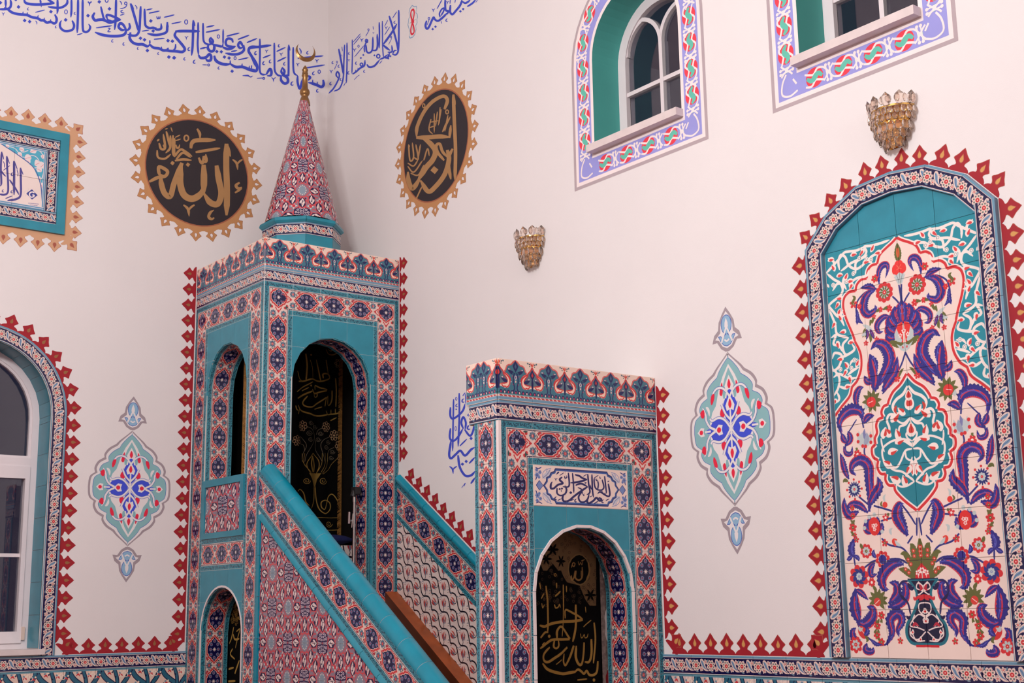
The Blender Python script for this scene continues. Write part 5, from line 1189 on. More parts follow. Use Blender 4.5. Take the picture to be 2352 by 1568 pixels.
# ------------------------------------------------------------------ crystal wall lamps
GOLDM, CRYS = mat('polished_brass', (232, 190, 112), .2, metal=1.0, vary=.05), mat('crystal', (250, 236, 226), .02, trans=.96, vary=0, ior=1.55)
def crystal_mesh(L, w):
    b = MB(); n = 7; pr = [(0, L), (w*.45, L*.72), (w*.5, L*.42), (w*.30, L*.12), (0, 0)]
    for (r0, z0), (r1, z1) in zip(pr, pr[1:]):
        for k in range(n):
            a, c = 2*PI*k/n, 2*PI*(k+1)/n; q = lambda x, r, z: (r*math.cos(x), r*math.sin(x)*.5, z)
            b.face([q(a, r1, z1), q(c, r1, z1), q(c, r0, z0), q(a, r0, z0)])
    return b.mesh('crystal', [CRYS], weld=True)
CRL, CRS, CRD = crystal_mesh(.066, .046), crystal_mesh(.040, .026), crystal_mesh(.056, .034)
def sconce(uc, zt, label, k=1.0):
    t = thing('crystal_wall_lamp', label, 'wall lamp', WR.p3(uc, zt-.2), None)
    def backp(b): b.face([WR.p3(uc+x*k, zt+y*k, .008) for x, y in ((-.035, -.215), (.035, -.215), (.098, -.045), (-.098, -.045))]); b.face([WR.p3(uc+x*k, zt+y*k, .001) for x, y in ((-.098, -.045), (.098, -.045), (.035, -.215), (-.035, -.215))])
    part('back_plate', backp, GOLDM, t)
    for z, r in ((-.050, .105), (-.115, .080), (-.165, .058), (-.205, .036)):
        def hoop(b):
            for i in range(16):
                a, c = PI*i/16, PI*(i+1)/16; P = lambda x, rr, dz: WR.p3(uc+rr*k*math.cos(x), zt+(z+dz)*k, .004+rr*k*.85*math.sin(x))
                b.face([P(a, r, -.004), P(c, r, -.004), P(c, r, .004), P(a, r, .004)][::-1]); b.face([P(a, r-.006, -.004), P(c, r-.006, -.004), P(c, r-.006, .004), P(a, r-.006, .004)]); b.face([P(a, r, .004), P(c, r, .004), P(c, r-.006, .004), P(a, r-.006, .004)][::-1]); b.face([P(a, r, -.004), P(c, r, -.004), P(c, r-.006, -.004), P(a, r-.006, -.004)])
        part('hoop', hoop, GOLDM, t)
    for s in (-1, 0, 1):
        def rib(b):
            a = PI/2+s*1.25; A_, B_ = WR.p3(uc+.103*k*math.cos(a), zt-.05*k, .004+.103*k*.85*math.sin(a)), WR.p3(uc+.035*k*math.cos(a), zt-.205*k, .004+.035*k*.85*math.sin(a)); d_ = (WR.p3(1, 0)-WR.p3(0, 0))*.003
            e_ = Vector((-.004, 0, 0)); b.face([A_-d_, B_-d_, B_+d_, A_+d_]); b.face([A_-d_+e_, A_+d_+e_, B_+d_+e_, B_-d_+e_]); b.face([A_-d_, A_-d_+e_, B_-d_+e_, B_-d_]); b.face([A_+d_, B_+d_, B_+d_+e_, A_+d_+e_])
        part('rib', rib, GOLDM, t)
    def inner(b):
        for i in range(12):
            a, c = PI*i/12, PI*(i+1)/12; P = lambda x, rr, z: WR.p3(uc+rr*k*math.cos(x), zt+z*k, .004+rr*k*.85*math.sin(x))
            b.face([P(a, .066, -.115), P(c, .066, -.115), P(c, .092, -.052), P(a, .092, -.052)][::-1])
    part('reflector', inner, GOLDM, t)
    def rown(me, n, z, r, down, lean):
        for i in range(n):
            a = PI*(i+.5)/n; p = WR.p3(uc+r*k*math.cos(a), zt+z*k, .004+r*k*.85*math.sin(a)); N = WR.p3(math.cos(a), 0, .85*math.sin(a))-WR.p3(0, 0, 0); az = math.atan2(N.y, N.x)-PI/2
            M = Matrix.Translation(p) @ Matrix.Rotation(az, 4, 'Z') @ Matrix.Rotation(lean, 4, 'X') @ Matrix.Scale(-1 if down else 1, 4, (0, 0, 1)) @ Matrix.Scale(k, 4); obj('crystal', me, M, t)
    rown(CRL, 6, -.056, .108, False, -.15); rown(CRS, 9, -.040, .100, False, -.1); rown(CRS, 12, -.054, .110, True, .15); rown(CRS, 11, -.080, .101, True, .15); rown(CRD, 9, -.112, .086, True, .12); rown(CRD, 8, -.142, .068, True, .10); rown(CRD, 6, -.178, .048, True, .05)
sconce(-5.900, 3.850, 'smaller looking crystal wall lamp above the pulpit doorway'); sconce(-3.335, 3.835, 'crystal and brass wall lamp above the arched tile panel', 1.02)

# ------------------------------------------------------------------ embroidered curtains, microphone stand, cushion
def curtain(name, y, x0, x1, z0, z1, art, label, fold=.012, nf=7):
    b = MB(); n = 60
    for i in range(n):
        a, c = i/n, (i+1)/n; F_ = lambda t: fold*math.sin(t*nf*2*PI)*(.4+.6*math.sin(t*3.1)**2)
        P = lambda t, z: (x0+(x1-x0)*t, y+F_(t), z)
        b.face([P(a, z0), P(c, z0), P(c, z1), P(a, z1)], 0, [(a, 0), (c, 0), (c, 1), (a, 1)])
        b.face([(P(a, z0)[0], P(a, z0)[1]+.004, z0), (P(a, z1)[0], P(a, z1)[1]+.004, z1), (P(c, z1)[0], P(c, z1)[1]+.004, z1), (P(c, z0)[0], P(c, z0)[1]+.004, z0)], 0, [(a, 0), (a, 1), (c, 1), (c, 0)])
    t = thing(name, label, 'curtain', ((x0+x1)/2, y, z0)); m = tmat(name+'_cloth', art, 1.0, spec=.04)
    o = obj('cloth', b.mesh('cloth', [m], smooth=True), None, t)
    part('rod', lambda bb: [bb.face([(x0-.01, y+.012*math.cos(a), z1+.012*math.sin(a)), (x0-.01, y+.012*math.cos(a+.8), z1+.012*math.sin(a+.8)), (x1+.0, y+.012*math.cos(a+.8), z1+.012*math.sin(a+.8)), (x1+.0, y+.012*math.cos(a), z1+.012*math.sin(a))]) for a in np.arange(0, 6.3, .8)], GOLDM, t)
    return t
GD, GD2 = (164, 132, 66), (120, 104, 78)
pt = Plane(1, 8.08)
cx0, cx1, cz0, cz1 = 3.960, 4.728, 2.14, 3.52
A = Art(round(cx1-cx0, 3)+.001, round(cz1-cz0, 2), 900, (14, 13, 13), cx0, cz0)
Q = lambda pts, x0, y0, s=7.84: [pt.at(x0+x/s, y0+y/s) for x, y in pts]
SCL = .00235/7.84
def gs(txt, x0, y0, s=7.84, col=GD, sc=None, pl=None):
    for item in txt.replace('\n', ';').split(';'):
        if not item: continue
        w, p = item.split('|'); pts = [tuple(map(float, q.split(','))) for q in p.split()]
        P = [(pl or pt).at(x0+x/s, y0+y/s) for x, y in pts]; A.stroke(P, float(w)/s*(sc or .00262), col, (.8, .55))
def spiral(c, r, x0, y0, s, col, w=8, turns=1.7, a0=0.0, d=1):
    P = [(c[0]+r*(1-t*.82)*math.cos(a0+d*t*turns*2*PI), c[1]+r*(1-t*.82)*math.sin(a0+d*t*turns*2*PI)) for t in np.linspace(0, 1, 26)]
    A.line([pt.at(x0+x/s, y0+y/s) for x, y in P], w/s*.0026, col)
gs('''30|1105,470 1120,580 1092,680 1030,705 950,712 880,724;18|1020,700 1022,615;18|950,705 952,628;22|880,720 850,650;32|880,720 770,742 640,732 520,690 400,632 338,555;24|350,712 372,610;22|298,560 312,622 342,652
24|940,828 1040,775;26|1025,66 1036,300 1028,585;30|970,285 966,450 930,540 885,552;26|890,380 884,540;22|885,390 850,450 828,575
30|862,408 700,520 600,582 500,572 448,502 520,385;30|878,275 760,240 668,196 662,275;32|870,292 750,312 650,340 600,262;22|640,360 660,405 700,392 702,345 660,330 640,360;36|602,298 480,350 330,432;24|318,312 450,222 612,130;22|430,292 540,232;24|650,622 780,582''', 640, 860)
gs('''30|498,1030 516,1250 500,1520;28|690,1140 722,1300 760,1520;30|850,1150 872,1280 902,1430;36|800,1480 800,1402 900,1410 932,1480;34|350,1535 480,1522 600,1492 750,1532 880,1502 935,1470;22|330,1350 370,1480 450,1530;26|845,960 900,1040 1000,1052 1060,1005;18|895,955 950,985 1000,950;14|560,1150 600,1300 610,1480''', 640, 680)
for p, r in (((575, 1060), 20), ((1090, 1597), 20)): A.disc(pt.at(640+p[0]/7.84, 680+p[1]/7.84), .006, GD)
A.disc(pt.at(640+1090/7.84, 860+735/7.84), .007, GD); A.disc(pt.at(640+575/7.84, 860+200/7.84), .007, GD)
for c in ((440, 920), (855, 940), (1000, 1095), (1090, 1280), (1130, 1500), (325, 1190)):
    for k in range(7):
        a = k*2*PI/7+.3; e = pt.at(640+(c[0]+54*math.cos(a))/7.84, 860+(c[1]+66*math.sin(a))/7.84); A.ring(e, .0085, .0042, (176, 140, 104), .0105)
    A.disc(pt.at(640+c[0]/7.84, 860+c[1]/7.84), .008, (176, 140, 104))
e = (1070, 1210)
for k in range(6): A.ring(pt.at(640+(e[0]+40*math.cos(k*1.05))/7.84, 680+(e[1]+60*math.sin(k*1.05))/7.84), .008, .004, (150, 128, 84))
GRY = (134, 122, 100)
gs('''9|500,930 600,990 650,1090 640,1200 560,1330 500,1450 478,1568;9|680,1180 670,1330 740,1480 782,1568;9|920,1120 800,1180 760,1280 800,1450 832,1568;9|1000,1310 900,1380 888,1568;9|380,1100 450,1160 502,1280 450,1430 438,1568;9|400,1240 460,1270 480,1380;9|620,1000 632,870;9|690,1080 720,1000 780,965''', 640, 860, col=GRY)
for c, r in (((575, 868), 44), ((662, 942), 42), ((548, 1050), 54), ((568, 1165), 46), ((755, 1060), 42), ((718, 1165), 44), ((895, 1215), 44), ((858, 1305), 46), ((970, 1390), 44), ((950, 1497), 42)): spiral(c, r, 640, 860, 7.84, GRY)
gs('''16|620,0 520,150 510,250 565,365;16|620,0 720,120 732,250 690,372;40|612,50 585,190 622,350;30|612,60 645,200 640,345
70|640,365 655,470;50|650,470 652,600;22|650,600 640,850 590,1000;22|670,600 690,850 740,1020 840,1090 930,1020 930,900 850,852 768,882 770,980 830,1012 870,900 900,790 970,742 1050,850 1120,1030 1190,1042 1222,930 1215,830;20|340,690 400,652 460,722 490,880 540,950
10|438,0 450,150 560,352;10|478,0 470,200 600,372;10|782,0 770,200 700,352;10|832,0 830,200 760,352;10|888,0 870,220 780,372;10|1050,100 960,200 900,300 790,382
12|700,1160 1000,1168 1245,1150;14|820,1385 1000,1388 1255,1368''', 640, 1040)
A.poly([pt.at(640+x/7.84, 1040+y/7.84) for x, y in ((540, 365), (765, 365), (700, 480), (672, 600), (642, 600), (606, 480))], (150, 122, 62))
for c, r in (((505, 500), 58), ((800, 500), 70), ((910, 1280), 60), ((1090, 1270), 52), ((1225, 1285), 44)): spiral(c, r, 640, 1040, 7.84, GD, 14)
for i in range(9): A.stroke([(cx0+.03+.02*math.sin(i*2), cz0+.15+i*.14), (cx0+.055, cz0+.19+i*.14), (cx0+.03, cz0+.22+i*.14), (cx0+.05, cz0+.24+i*.14)], .008, (150, 130, 100))
curtain('embroidered_curtain', 8.08, cx0, cx1, cz0, cz1, A.image('embroidery_tower'), 'black curtain with gold flowers and lettering hanging inside the pulpit tower')
FR = mat('gold_fringe', (150, 104, 48), .7, vary=.3, scale=60)
tcur = [o for o in C.objects if o.name.startswith('embroidered_curtain')][0]
for x in (cx0, cx1):
    def fringe(b):
        r = random.Random(2)
        for i in range(110):
            z = cz0+.02+(cz1-cz0-.1)*i/110; s = 1 if x == cx0 else -1
            b.face([(x, 8.064, z), (x+s*.035, 8.060+r.uniform(-.006, .006), z-.022+r.uniform(-.008, .008)), (x+s*.034, 8.060, z-.012), (x, 8.064, z+.012)])
    o = part('fringe', fringe, FR, tcur); o['kind'] = 'stuff'

lt = Plane(0, 3.945); lu0, lu1, lz0, lz1 = -8.14, -7.572, .95, 1.80
A = Art(lu1-lu0, lz1-lz0, 900, (13, 12, 12), lu0, lz0)
gs('''30|1080,560 1040,760 1000,860;36|1070,690 1100,780 1180,770;24|1130,640 1190,600 1150,760 1110,940;30|1060,950 1020,1050 1100,1140;34|980,1320 1080,1290;40|1100,1400 1180,1160;36|970,1540 1110,1530;30|1150,380 1190,430''', 400, 1368, 7.84, GD, .0030, lt)
for i in range(60): A.ring(lt.at(540+random.uniform(-8, 10), 1395+random.uniform(-12, 40)), .007, .004, (120, 92, 44))
b = MB(); b.face([lt.p3(lu0, lz0, .003), lt.p3(lu1, lz0, .003), lt.p3(lu1, lz1, .003), lt.p3(lu0, lz1, .003)], 0, [(0, 0), (1, 0), (1, 1), (0, 1)]); b.face([lt.p3(lu0, lz0), lt.p3(lu0, lz1), lt.p3(lu1, lz1), lt.p3(lu1, lz0)], 0, [(0, 0), (0, 1), (1, 1), (1, 0)])
tag(obj('embroidered_curtain', b.mesh('embroidered_curtain', [tmat('embroidered_low_cloth', A.image('embroidery_low'), 1.0, spec=.04)])), 'black curtain with gold embroidery behind the low side arch of the pulpit tower', 'curtain')
pp = Plane(1, 5.130); px0, px1, pz0, pz1 = 3.90, 4.520, .95, 2.06
A = Art(px1-px0, round(pz1-pz0, 2), 900, (13, 12, 12), px0, pz0)
LACE = (104, 82, 56)
def lp(pts, x0, y0, s): return [pp.at(x0+x/s, y0+y/s) for x, y in pts]
A.poly(lp([(-220, 200), (60, 70), (200, 40), (330, 90), (330, 800), (330, 860), (280, 860), (240, 800), (190, 690), (90, 660), (50, 600), (30, 560), (0, 560), (-40, 500), (-80, 560), (-120, 560), (-150, 500), (-180, 640), (-240, 640)], 1280, 1160, 3.733), LACE)
rr = random.Random(4)
for i in range(260):
    q = lp([(rr.uniform(-230, 330), rr.uniform(60, 860))], 1280, 1160, 3.733)[0]; A.ring(q, .006, .0022, (70, 54, 38))
c = lp([(190, 550)], 1280, 1160, 3.733)[0]; A.disc(c, .073, (120, 96, 62), .079); A.disc(c, .066, (14, 13, 12), .072)
for cc in ((30, 480), (285, 770), (-90, 460), (-40, 380)):
    for k in range(6): A.leaf(lp([cc, (cc[0]+26*math.cos(k*1.05), cc[1]+30*math.sin(k*1.05)), (cc[0]+48*math.cos(k*1.05), cc[1]+56*math.sin(k*1.05))], 1280, 1160, 3.733), .012, (14, 13, 12))
gp = lambda txt, x0, y0, s, col=GD: gs(txt, x0, y0, s, col, .00215, pp)
gp('''16|268,490 276,570 252,645;16|215,528 216,610 184,642 152,622 158,560;12|205,560 206,620;14|150,560 140,620 124,640 122,600;8|175,480 185,512 200,490 212,512 222,478;9|205,478 240,465;9|128,515 140,525 148,500 132,495 122,535''', 1280, 1160, 3.733, (136, 104, 60))
GP = (150, 116, 58)
gp('''24|618,205 632,400 612,672;30|590,395 592,560 568,652 515,655;32|508,432 500,560 478,672 440,682 408,600 412,470;28|388,468 350,600 300,692 268,652 278,560
30|322,488 260,540 180,602 108,655 48,640 44,570 122,488;30|660,645 650,760 618,802 570,802 540,758 505,790 468,762 430,742 400,770;34|405,768 250,790 100,742 25,672;18|425,862 546,850;12|182,685 245,628
28|350,392 282,290 230,252 192,300 190,388;30|348,396 250,398 150,402 88,440 -5,502;22|165,410 160,480 185,500 208,470 205,410;28|405,0 406,250 378,425;16|270,0 266,200 250,365;26|98,0 102,200 96,325
32|492,172 380,190 250,196 150,214 60,250 -10,238;24|295,158 302,60 400,110 492,168;12|460,332 470,378 490,372 510,342 520,378 545,372 556,332;14|500,255 588,178;14|525,25 532,92;14|20,460 60,430;26|0,380 60,320 105,318''', 1240, 1388, 4.979, GP)
gp('''20|655,690 668,800 672,900;14|590,665 600,720;14|735,665 736,712;14|830,690 832,745;18|800,680 802,900;16|605,800 635,755;16|725,780 770,735;12|610,840 620,878 640,850;12|720,850 730,880 748,872 760,850 768,878''', 1080, 1160, 3.733, GP)
for p in ((618, 862), (115, 362)): A.disc(pp.at(1240+p[0]/4.979, 1388+p[1]/4.979), .008, GP)
A.ring(pp.at(1080+725/3.733, 1160+597/3.733), .006, .004, GP)
curtain('embroidered_curtain', 5.130, px0, px1, pz0, pz1, A.image('embroidery_doorway'), 'black curtain with gold lettering and lace in the pulpit doorway', .006, 5)
tcur = [o for o in C.objects if o.name == 'embroidered_curtain.002'][0]
def lace(b):
    n = 40
    for i in range(n):
        z0_, z1_ = .95+(2.0-.95)*i/n, .95+(2.0-.95)*(i+1)/n; f_ = lambda z: 4.525+.012*math.sin(z*23)+.006*math.sin(z*61)
        b.face([(4.512, 5.122, z0_), (f_(z0_)+.02, 5.120, z0_), (f_(z1_)+.02, 5.120, z1_), (4.512, 5.122, z1_)])
part('lace_edge', lace, mat('grey_lace', (120, 104, 98), .9, vary=.35, scale=70), tcur)

CHROME, BLKPL = mat('chrome', (200, 190, 186), .18, metal=1.0), mat('black_plastic', (26, 22, 24), .45)
ms_ = thing('microphone_stand', 'slim chrome microphone stand with black clamp standing before the tower arch', 'microphone stand', (4.462, 7.45, 1.80))
def rod(b, p, q, r, n=10):
    p, q = Vector(p), Vector(q); d_ = (q-p).normalized(); a_ = d_.orthogonal().normalized(); c_ = d_.cross(a_)
    R = lambda o, k: o+(a_*math.cos(2*PI*k/n)+c_*math.sin(2*PI*k/n))*r
    for k in range(n): b.face([R(p, k), R(p, k+1), R(q, k+1), R(q, k)])
    b.face([R(p, k) for k in range(n)][::-1]); b.face([R(q, k) for k in range(n)])
part('pole', lambda b: rod(b, (4.462, 7.45, 1.81), (4.462, 7.45, 2.375), .011), CHROME, ms_, True)
part('collar', lambda b: rod(b, (4.462, 7.45, 2.355), (4.462, 7.45, 2.392), .014), CHROME, ms_)
part('clamp', lambda b: (rod(b, (4.452, 7.45, 2.39), (4.466, 7.45, 2.425), .020), b.box((4.452, 7.425, 2.405), (4.500, 7.47, 2.452))), BLKPL, ms_)
part('hook', lambda b: (rod(b, (4.462, 7.45, 2.235), (4.418, 7.44, 2.235), .007), rod(b, (4.418, 7.44, 2.215), (4.420, 7.44, 2.29), .010), rod(b, (4.44, 7.44, 2.19), (4.448, 7.44, 2.28), .004)), CHROME, ms_)
part('base', lambda b: (rod(b, (4.462, 7.45, 1.802), (4.462, 7.45, 1.818), .058, 20)), BLKPL, ms_)
def pillow():
    bm = bmesh.new(); bmesh.ops.create_cube(bm, size=1); bmesh.ops.subdivide_edges(bm, edges=bm.edges, cuts=5, use_grid_fill=True)
    for v in bm.verts:
        x, y, z = v.co*2; k = (1-abs(x)**4)*(1-abs(y)**4); v.co = Vector((x*.19, y*.098, z*.5*(.016+.055*k)))
    me = bpy.data.meshes.new('cushion'); bm.to_mesh(me); bm.free(); me.polygons.foreach_set('use_smooth', [True]*len(me.polygons)); me.materials.append(mat('navy_cloth', (24, 28, 78), .9, vary=.2, bump=.3)); return me
tag(obj('cushion', pillow(), Matrix.Translation((4.53, 7.955, 2.140))), 'navy blue cushion on the tiled seat inside the tower', 'cushion')
# ------------------------------------------------------------------ the arched tile panel on the right wall
nt_ = thing('arched_tile_panel', 'tall arched tile panel with painted vase of flowers and teal medallion', 'tile panel', WR.p3(NUC, 1.43))
BU0, BU1, BZ0, BZ1 = -3.764, -2.976, 1.428, 3.228
A = Art(.788, 1.80, 850, (34, 138, 156), BU0, BZ0); A.mirror = NUC
CR5, CR6, CR7, CR8 = (1890, 540, 3.7333), (1900, 760, 3.7333), (1910, 990, 3.7333), (1930, 1230, 3.3185)
def N(txt, c):
    return [WR.at(c[0]+float(q.split(',')[0])/c[2], c[1]+float(q.split(',')[1])/c[2]) for q in txt.split()]
PINK, WHT, RD, BLU, DBL, TL, OL, LGR, RBR = (234, 211, 201), (240, 224, 217), (206, 44, 50), (44, 40, 130), (30, 26, 92), (24, 124, 142), (96, 98, 50), (186, 196, 196), (198, 52, 70)
# field with its lobed outline
lobes = [N('640,22 600,66 545,116 495,172 472,248', CR5), N('472,248 425,262 392,305 382,372', CR5), N('382,372 335,386 300,428 288,478', CR5), N('288,478 232,490 190,540 182,620 208,720 258,838 280,896', CR5)+N('240,80 282,160 300,230 298,330 268,420 220,480', CR6), N('220,480 200,560 130,650 74,730', CR6)]
field = [p for L in lobes for p in cr(L, 6)]
A.poly(field+[(BU0, field[-1][1]), (BU0, BZ0), (NUC, BZ0), (NUC, field[0][1])], PINK)
for L in lobes: A.line(cr([(p[0]-.008, p[1]+.006) for p in L], 6), .007, WHT)
for L in lobes: A.line(cr(L, 6), .0115, RD)
# white scrolls of the spandrels
for t in ('30,330 60,300 150,200 190,150 230,140 300,130 360,100', '150,300 140,230 160,170 200,190 230,260 300,290 380,230', '160,310 200,280 250,240 350,190 380,140 360,100 420,90 500,70 580,40', '290,330 290,240 340,200 390,170', '40,330 100,380 160,420 170,500 60,600 40,700', '90,480 130,420 180,430 170,500', '40,590 90,650 140,700 200,690', '60,640 110,760 130,850 230,880', '250,470 240,420 300,370 380,350 400,300', '50,200 100,230 90,290', '210,470 180,400 210,330', '430,240 400,220 430,180 500,150', '60,450 40,420', '190,780 160,700 180,640'):
    P = N(t, CR5); A.stroke(P, .0125, WHT, (.4, .3))
for t in ('40,60 80,40 60,110 110,130 150,190', '190,60 140,120 160,200 210,190', '40,280 60,340 110,300 130,210 70,190 50,240', '60,400 110,370 200,410 260,400', '60,560 100,490 110,400 60,330', '110,230 170,210 240,160 220,110', '180,380 230,340 280,310', '100,470 170,490 210,450', '80,620 110,580 90,520', '60,640 70,600', '200,300 220,260 270,240'):
    A.stroke(N(t, CR6), .0125, WHT, (.4, .3))
for t, c in (('120,170 130,130 110,160', 0), ('340,150 345,180 325,190', 0), ('60,60 80,230', 0)): pass
for x, y, c in ((75, 215, CR5), (95, 285, CR5), (150, 350, CR5), (340, 150, CR5), (430, 115, CR5), (270, 170, CR5), (480, 155, CR5), (205, 360, CR5), (150, 545, CR5), (130, 600, CR5), (145, 660, CR5), (155, 715, CR5), (100, 770, CR5), (180, 835, CR5), (240, 400, CR5), (375, 235, CR5), (250, 440, CR5), (95, 120, CR6), (120, 245, CR6), (170, 300, CR6), (160, 360, CR6), (200, 415, CR6), (180, 480, CR6), (70, 610, CR6), (265, 280, CR6), (210, 100, CR6)):
    q = N('%d,%d' % (x, y), c)[0]; a = (x*7+y*3) % 6; A.leaf([(q[0]-.018*math.cos(a), q[1]-.018*math.sin(a)), (q[0]+.004, q[1]+.004), (q[0]+.020*math.cos(a), q[1]+.020*math.sin(a))], .022, WHT); A.leaf([(q[0]-.010*math.cos(a), q[1]-.010*math.sin(a)), q, (q[0]+.017*math.cos(a), q[1]+.017*math.sin(a))], .013, (214, 64, 66))
for x, y, c in ((320, 200, CR5), (210, 400, CR5), (380, 205, CR5), (95, 430, CR5), (215, 320, CR6), (120, 330, CR6), (240, 250, CR6), (60, 650, CR5), (420, 210, CR5), (270, 330, CR5)):
    A.disc(N('%d,%d' % (x, y), c)[0], .011, WHT); A.ring(N('%d,%d' % (x, y), c)[0], .006, .0018, (90, 130, 140))
# feathered leaves: (spine, width, red edge side)
def saz(t, c, w, side=1, red=True, col=BLU):
    P = N(t, c); A.leaf(P, w*1.10, DBL, None, .34); A.leaf(P, w, col, None, .22, RBR if red else None, side*1.0); A.leaf(P, w*.80, col, (190, 50, 78) if red else (84, 84, 170), .12); A.stroke([(p[0]+w*.20, p[1]) for p in cr(P, 9)[2:-2]], w*.07, (86, 84, 178), (.2, .2), False)
    Q = cr(P, 5)
    for k in range(3, len(Q)-3, 3): A.stroke([Q[k], (Q[k][0]+w*.22, Q[k][1]+w*.18)], .0030, (96, 104, 190), (.4, .2))
def stem(t, c, w=.008, col=(42, 44, 120)): A.stroke(N(t, c), w, col, (.9, .6))
def rose(x, y, c, r, n, petal=RD, core=RD, dot=None, inner=None):
    q = N('%d,%d' % (x, y), c)[0]; A.flower(q, r, n, petal, core, dot, .2)
    if inner:
        A.flower(q, r*.66, n, inner[0], inner[1], None, .35, .34, .36)
def green(t, c, w=.014): A.leaf(N(t, c), w, OL, None, .15)
# stems
for t, c in (('680,420 680,520 690,640', CR5), ('605,525 650,570 680,625', CR5), ('470,460 420,470 360,500 300,580 300,700 350,760', CR5), ('680,180 640,300 560,440 480,540', CR6), ('320,830 310,780 300,720 330,660', CR6), ('290,140 290,190 310,240', CR7), ('130,60 120,200', CR7), ('240,560 300,610 350,650', CR7), ('370,640 440,660 555,695', CR7), ('430,770 490,750 560,735', CR7), ('600,620 680,720 730,800', CR7), ('740,740 740,896', CR7), ('320,20 380,70 470,90 520,130', CR8), ('180,250 250,200 310,185', CR8), ('380,180 460,180 520,210', CR8), ('110,160 120,230', CR8), ('210,770 280,820 350,830 390,790', CR8), ('130,640 150,700', CR8), ('520,60 560,0', CR8)): stem(t, c)
# top flowers
green('655,230 650,150 645,70', CR5, .034); A.leaf(N('655,190 652,150 650,105', CR5), .012, (214, 96, 50))
for x, y, r in ((640, 290, .026), (682, 290, .026), (662, 250, .020), (662, 310, .022)): A.disc(N('%d,%d' % (x, y), CR5)[0], r*.9, (226, 52, 50))
A.line(N('640,260 665,285 640,300', CR5), .003, (240, 120, 90)); A.poly(N('615,335 640,345 662,320 690,345 715,335 700,370 685,415 655,415 640,375', CR5), LGR); A.line(N('640,345 655,380 662,410', CR5), .002, (90, 110, 130))
rose(535, 490, CR5, .043, 10, RD, (90, 110, 90), None, (LGR, RD))
for k in range(10):
    q = N('535,490', CR5)[0]; a = .5+k*.628; A.leaf([(q[0]+.010*math.cos(a), q[1]+.010*math.sin(a)), (q[0]+.02*math.cos(a), q[1]+.02*math.sin(a)), (q[0]+.033*math.cos(a), q[1]+.033*math.sin(a))], .008, OL)
saz('490,420 485,330 510,270 550,255 565,290 545,370', CR5, .026, 1); saz('460,460 400,440 330,455', CR5, .024, 1); saz('455,470 400,500 365,560 360,640 400,680 455,640 455,600', CR5, .036, -1); saz('600,720 540,700 490,740 470,790 490,830 525,825', CR5, .026, -1); saz('300,640 310,720 350,760', CR5, .018, 1, False); saz('310,690 300,770', CR5, .018, 1, False)
rose(452, 375, CR5, .018, 6, RD, OL); rose(270, 590, CR5, .02, 5, RD, OL); green('250,590 280,540 260,520', CR5); rose(320, 610, CR5, .013, 6); rose(575, 628, CR5, .016, 6); rose(500, 640, CR5, .013, 6); rose(445, 700, CR5, .012, 5)
for t in ('520,640 560,620', '460,660 490,640', '430,760 440,710', '410,780 420,730'): green(t+' '+t.split()[1], CR5, .014)
# drooping spray
for k in range(6): green('%d,%d %d,%d %d,%d' % (370+k*14, 800+k*6, 360+k*16, 840, 350+k*20, 880), CR5, .013)
for t in ('350,770 400,800 440,860', '340,860 400,830'): A.leaf(N(t+' '+t.split()[-1], CR5), .02, LGR)
saz('380,810 390,850 380,896', CR5, .014, 1); saz('410,810 430,850 445,890', CR5, .014, 1); rose(340, 105, CR6, .012, 5); rose(430, 70, CR6, .012, 5); green('370,30 380,70 375,100', CR6)
# great blue palmette with the red heart
for s in (('690,740 680,640 690,560', .05), ('660,760 630,690 625,610', .05), ('640,800 590,740 575,690', .05), ('630,840 580,810 555,760', .045), ('630,880 580,880 545,850', .045), ('690,760 690,640', .05)): saz(s[0]+(' '+s[0].split()[-1] if len(s[0].split()) < 3 else ''), CR5, s[1], 1)
A.poly(N('690,740 650,770 625,820 620,880 640,930 700,950', CR5), (220, 48, 46)); A.poly(N('640,800 620,850 630,920 670,950 690,900 660,850', CR5), LGR)
for x, y in ((672, 860), (700, 820)): rose(x, y, CR5, .010, 5, WHT, RD)
green('690,110 620,120 560,100 550,130', CR6, .026); A.poly(N('600,110 640,130 680,100 680,180 640,165', CR6), LGR); A.stroke(N('660,150 655,130', CR6), .007, RD)
# paired plumes
saz('410,520 425,400 400,280 370,200', CR6, .060, 1); saz('430,480 500,360 540,240 500,140 430,110 380,160', CR6, .052, -1); saz('400,440 350,430 325,385', CR6, .026, 1)
A.leaf(N('440,380 460,300 450,200 425,160', CR6), .020, PINK, None, .5)
saz('480,520 540,420 590,340 610,220', CR6, .042, -1); green('620,400 640,350 665,320', CR6, .012); rose(610, 410, CR6, .015, 5)
for k in range(10):
    q = N('390,600', CR6)[0]; a = k*.63; A.leaf([q, (q[0]+.028*math.cos(a), q[1]+.028*math.sin(a)), (q[0]+.052*math.cos(a), q[1]+.052*math.sin(a))], .020, OL, None, .3)
A.disc(N('385,610', CR6)[0], .024, (216, 50, 50)); A.line(N('360,620 400,600', CR6), .003, WHT); A.poly(N('330,620 360,650 345,680 325,660', CR6), LGR)
saz('265,660 255,570 280,500 320,480', CR6, .030, 1); saz('310,760 290,690 220,670 150,710 110,790 130,896', CR6, .046, 1); saz('320,790 360,740 410,725', CR6, .028, 1); saz('130,880 150,930 185,960', CR6, .026, -1); stem('180,880 260,760', CR6, .006)
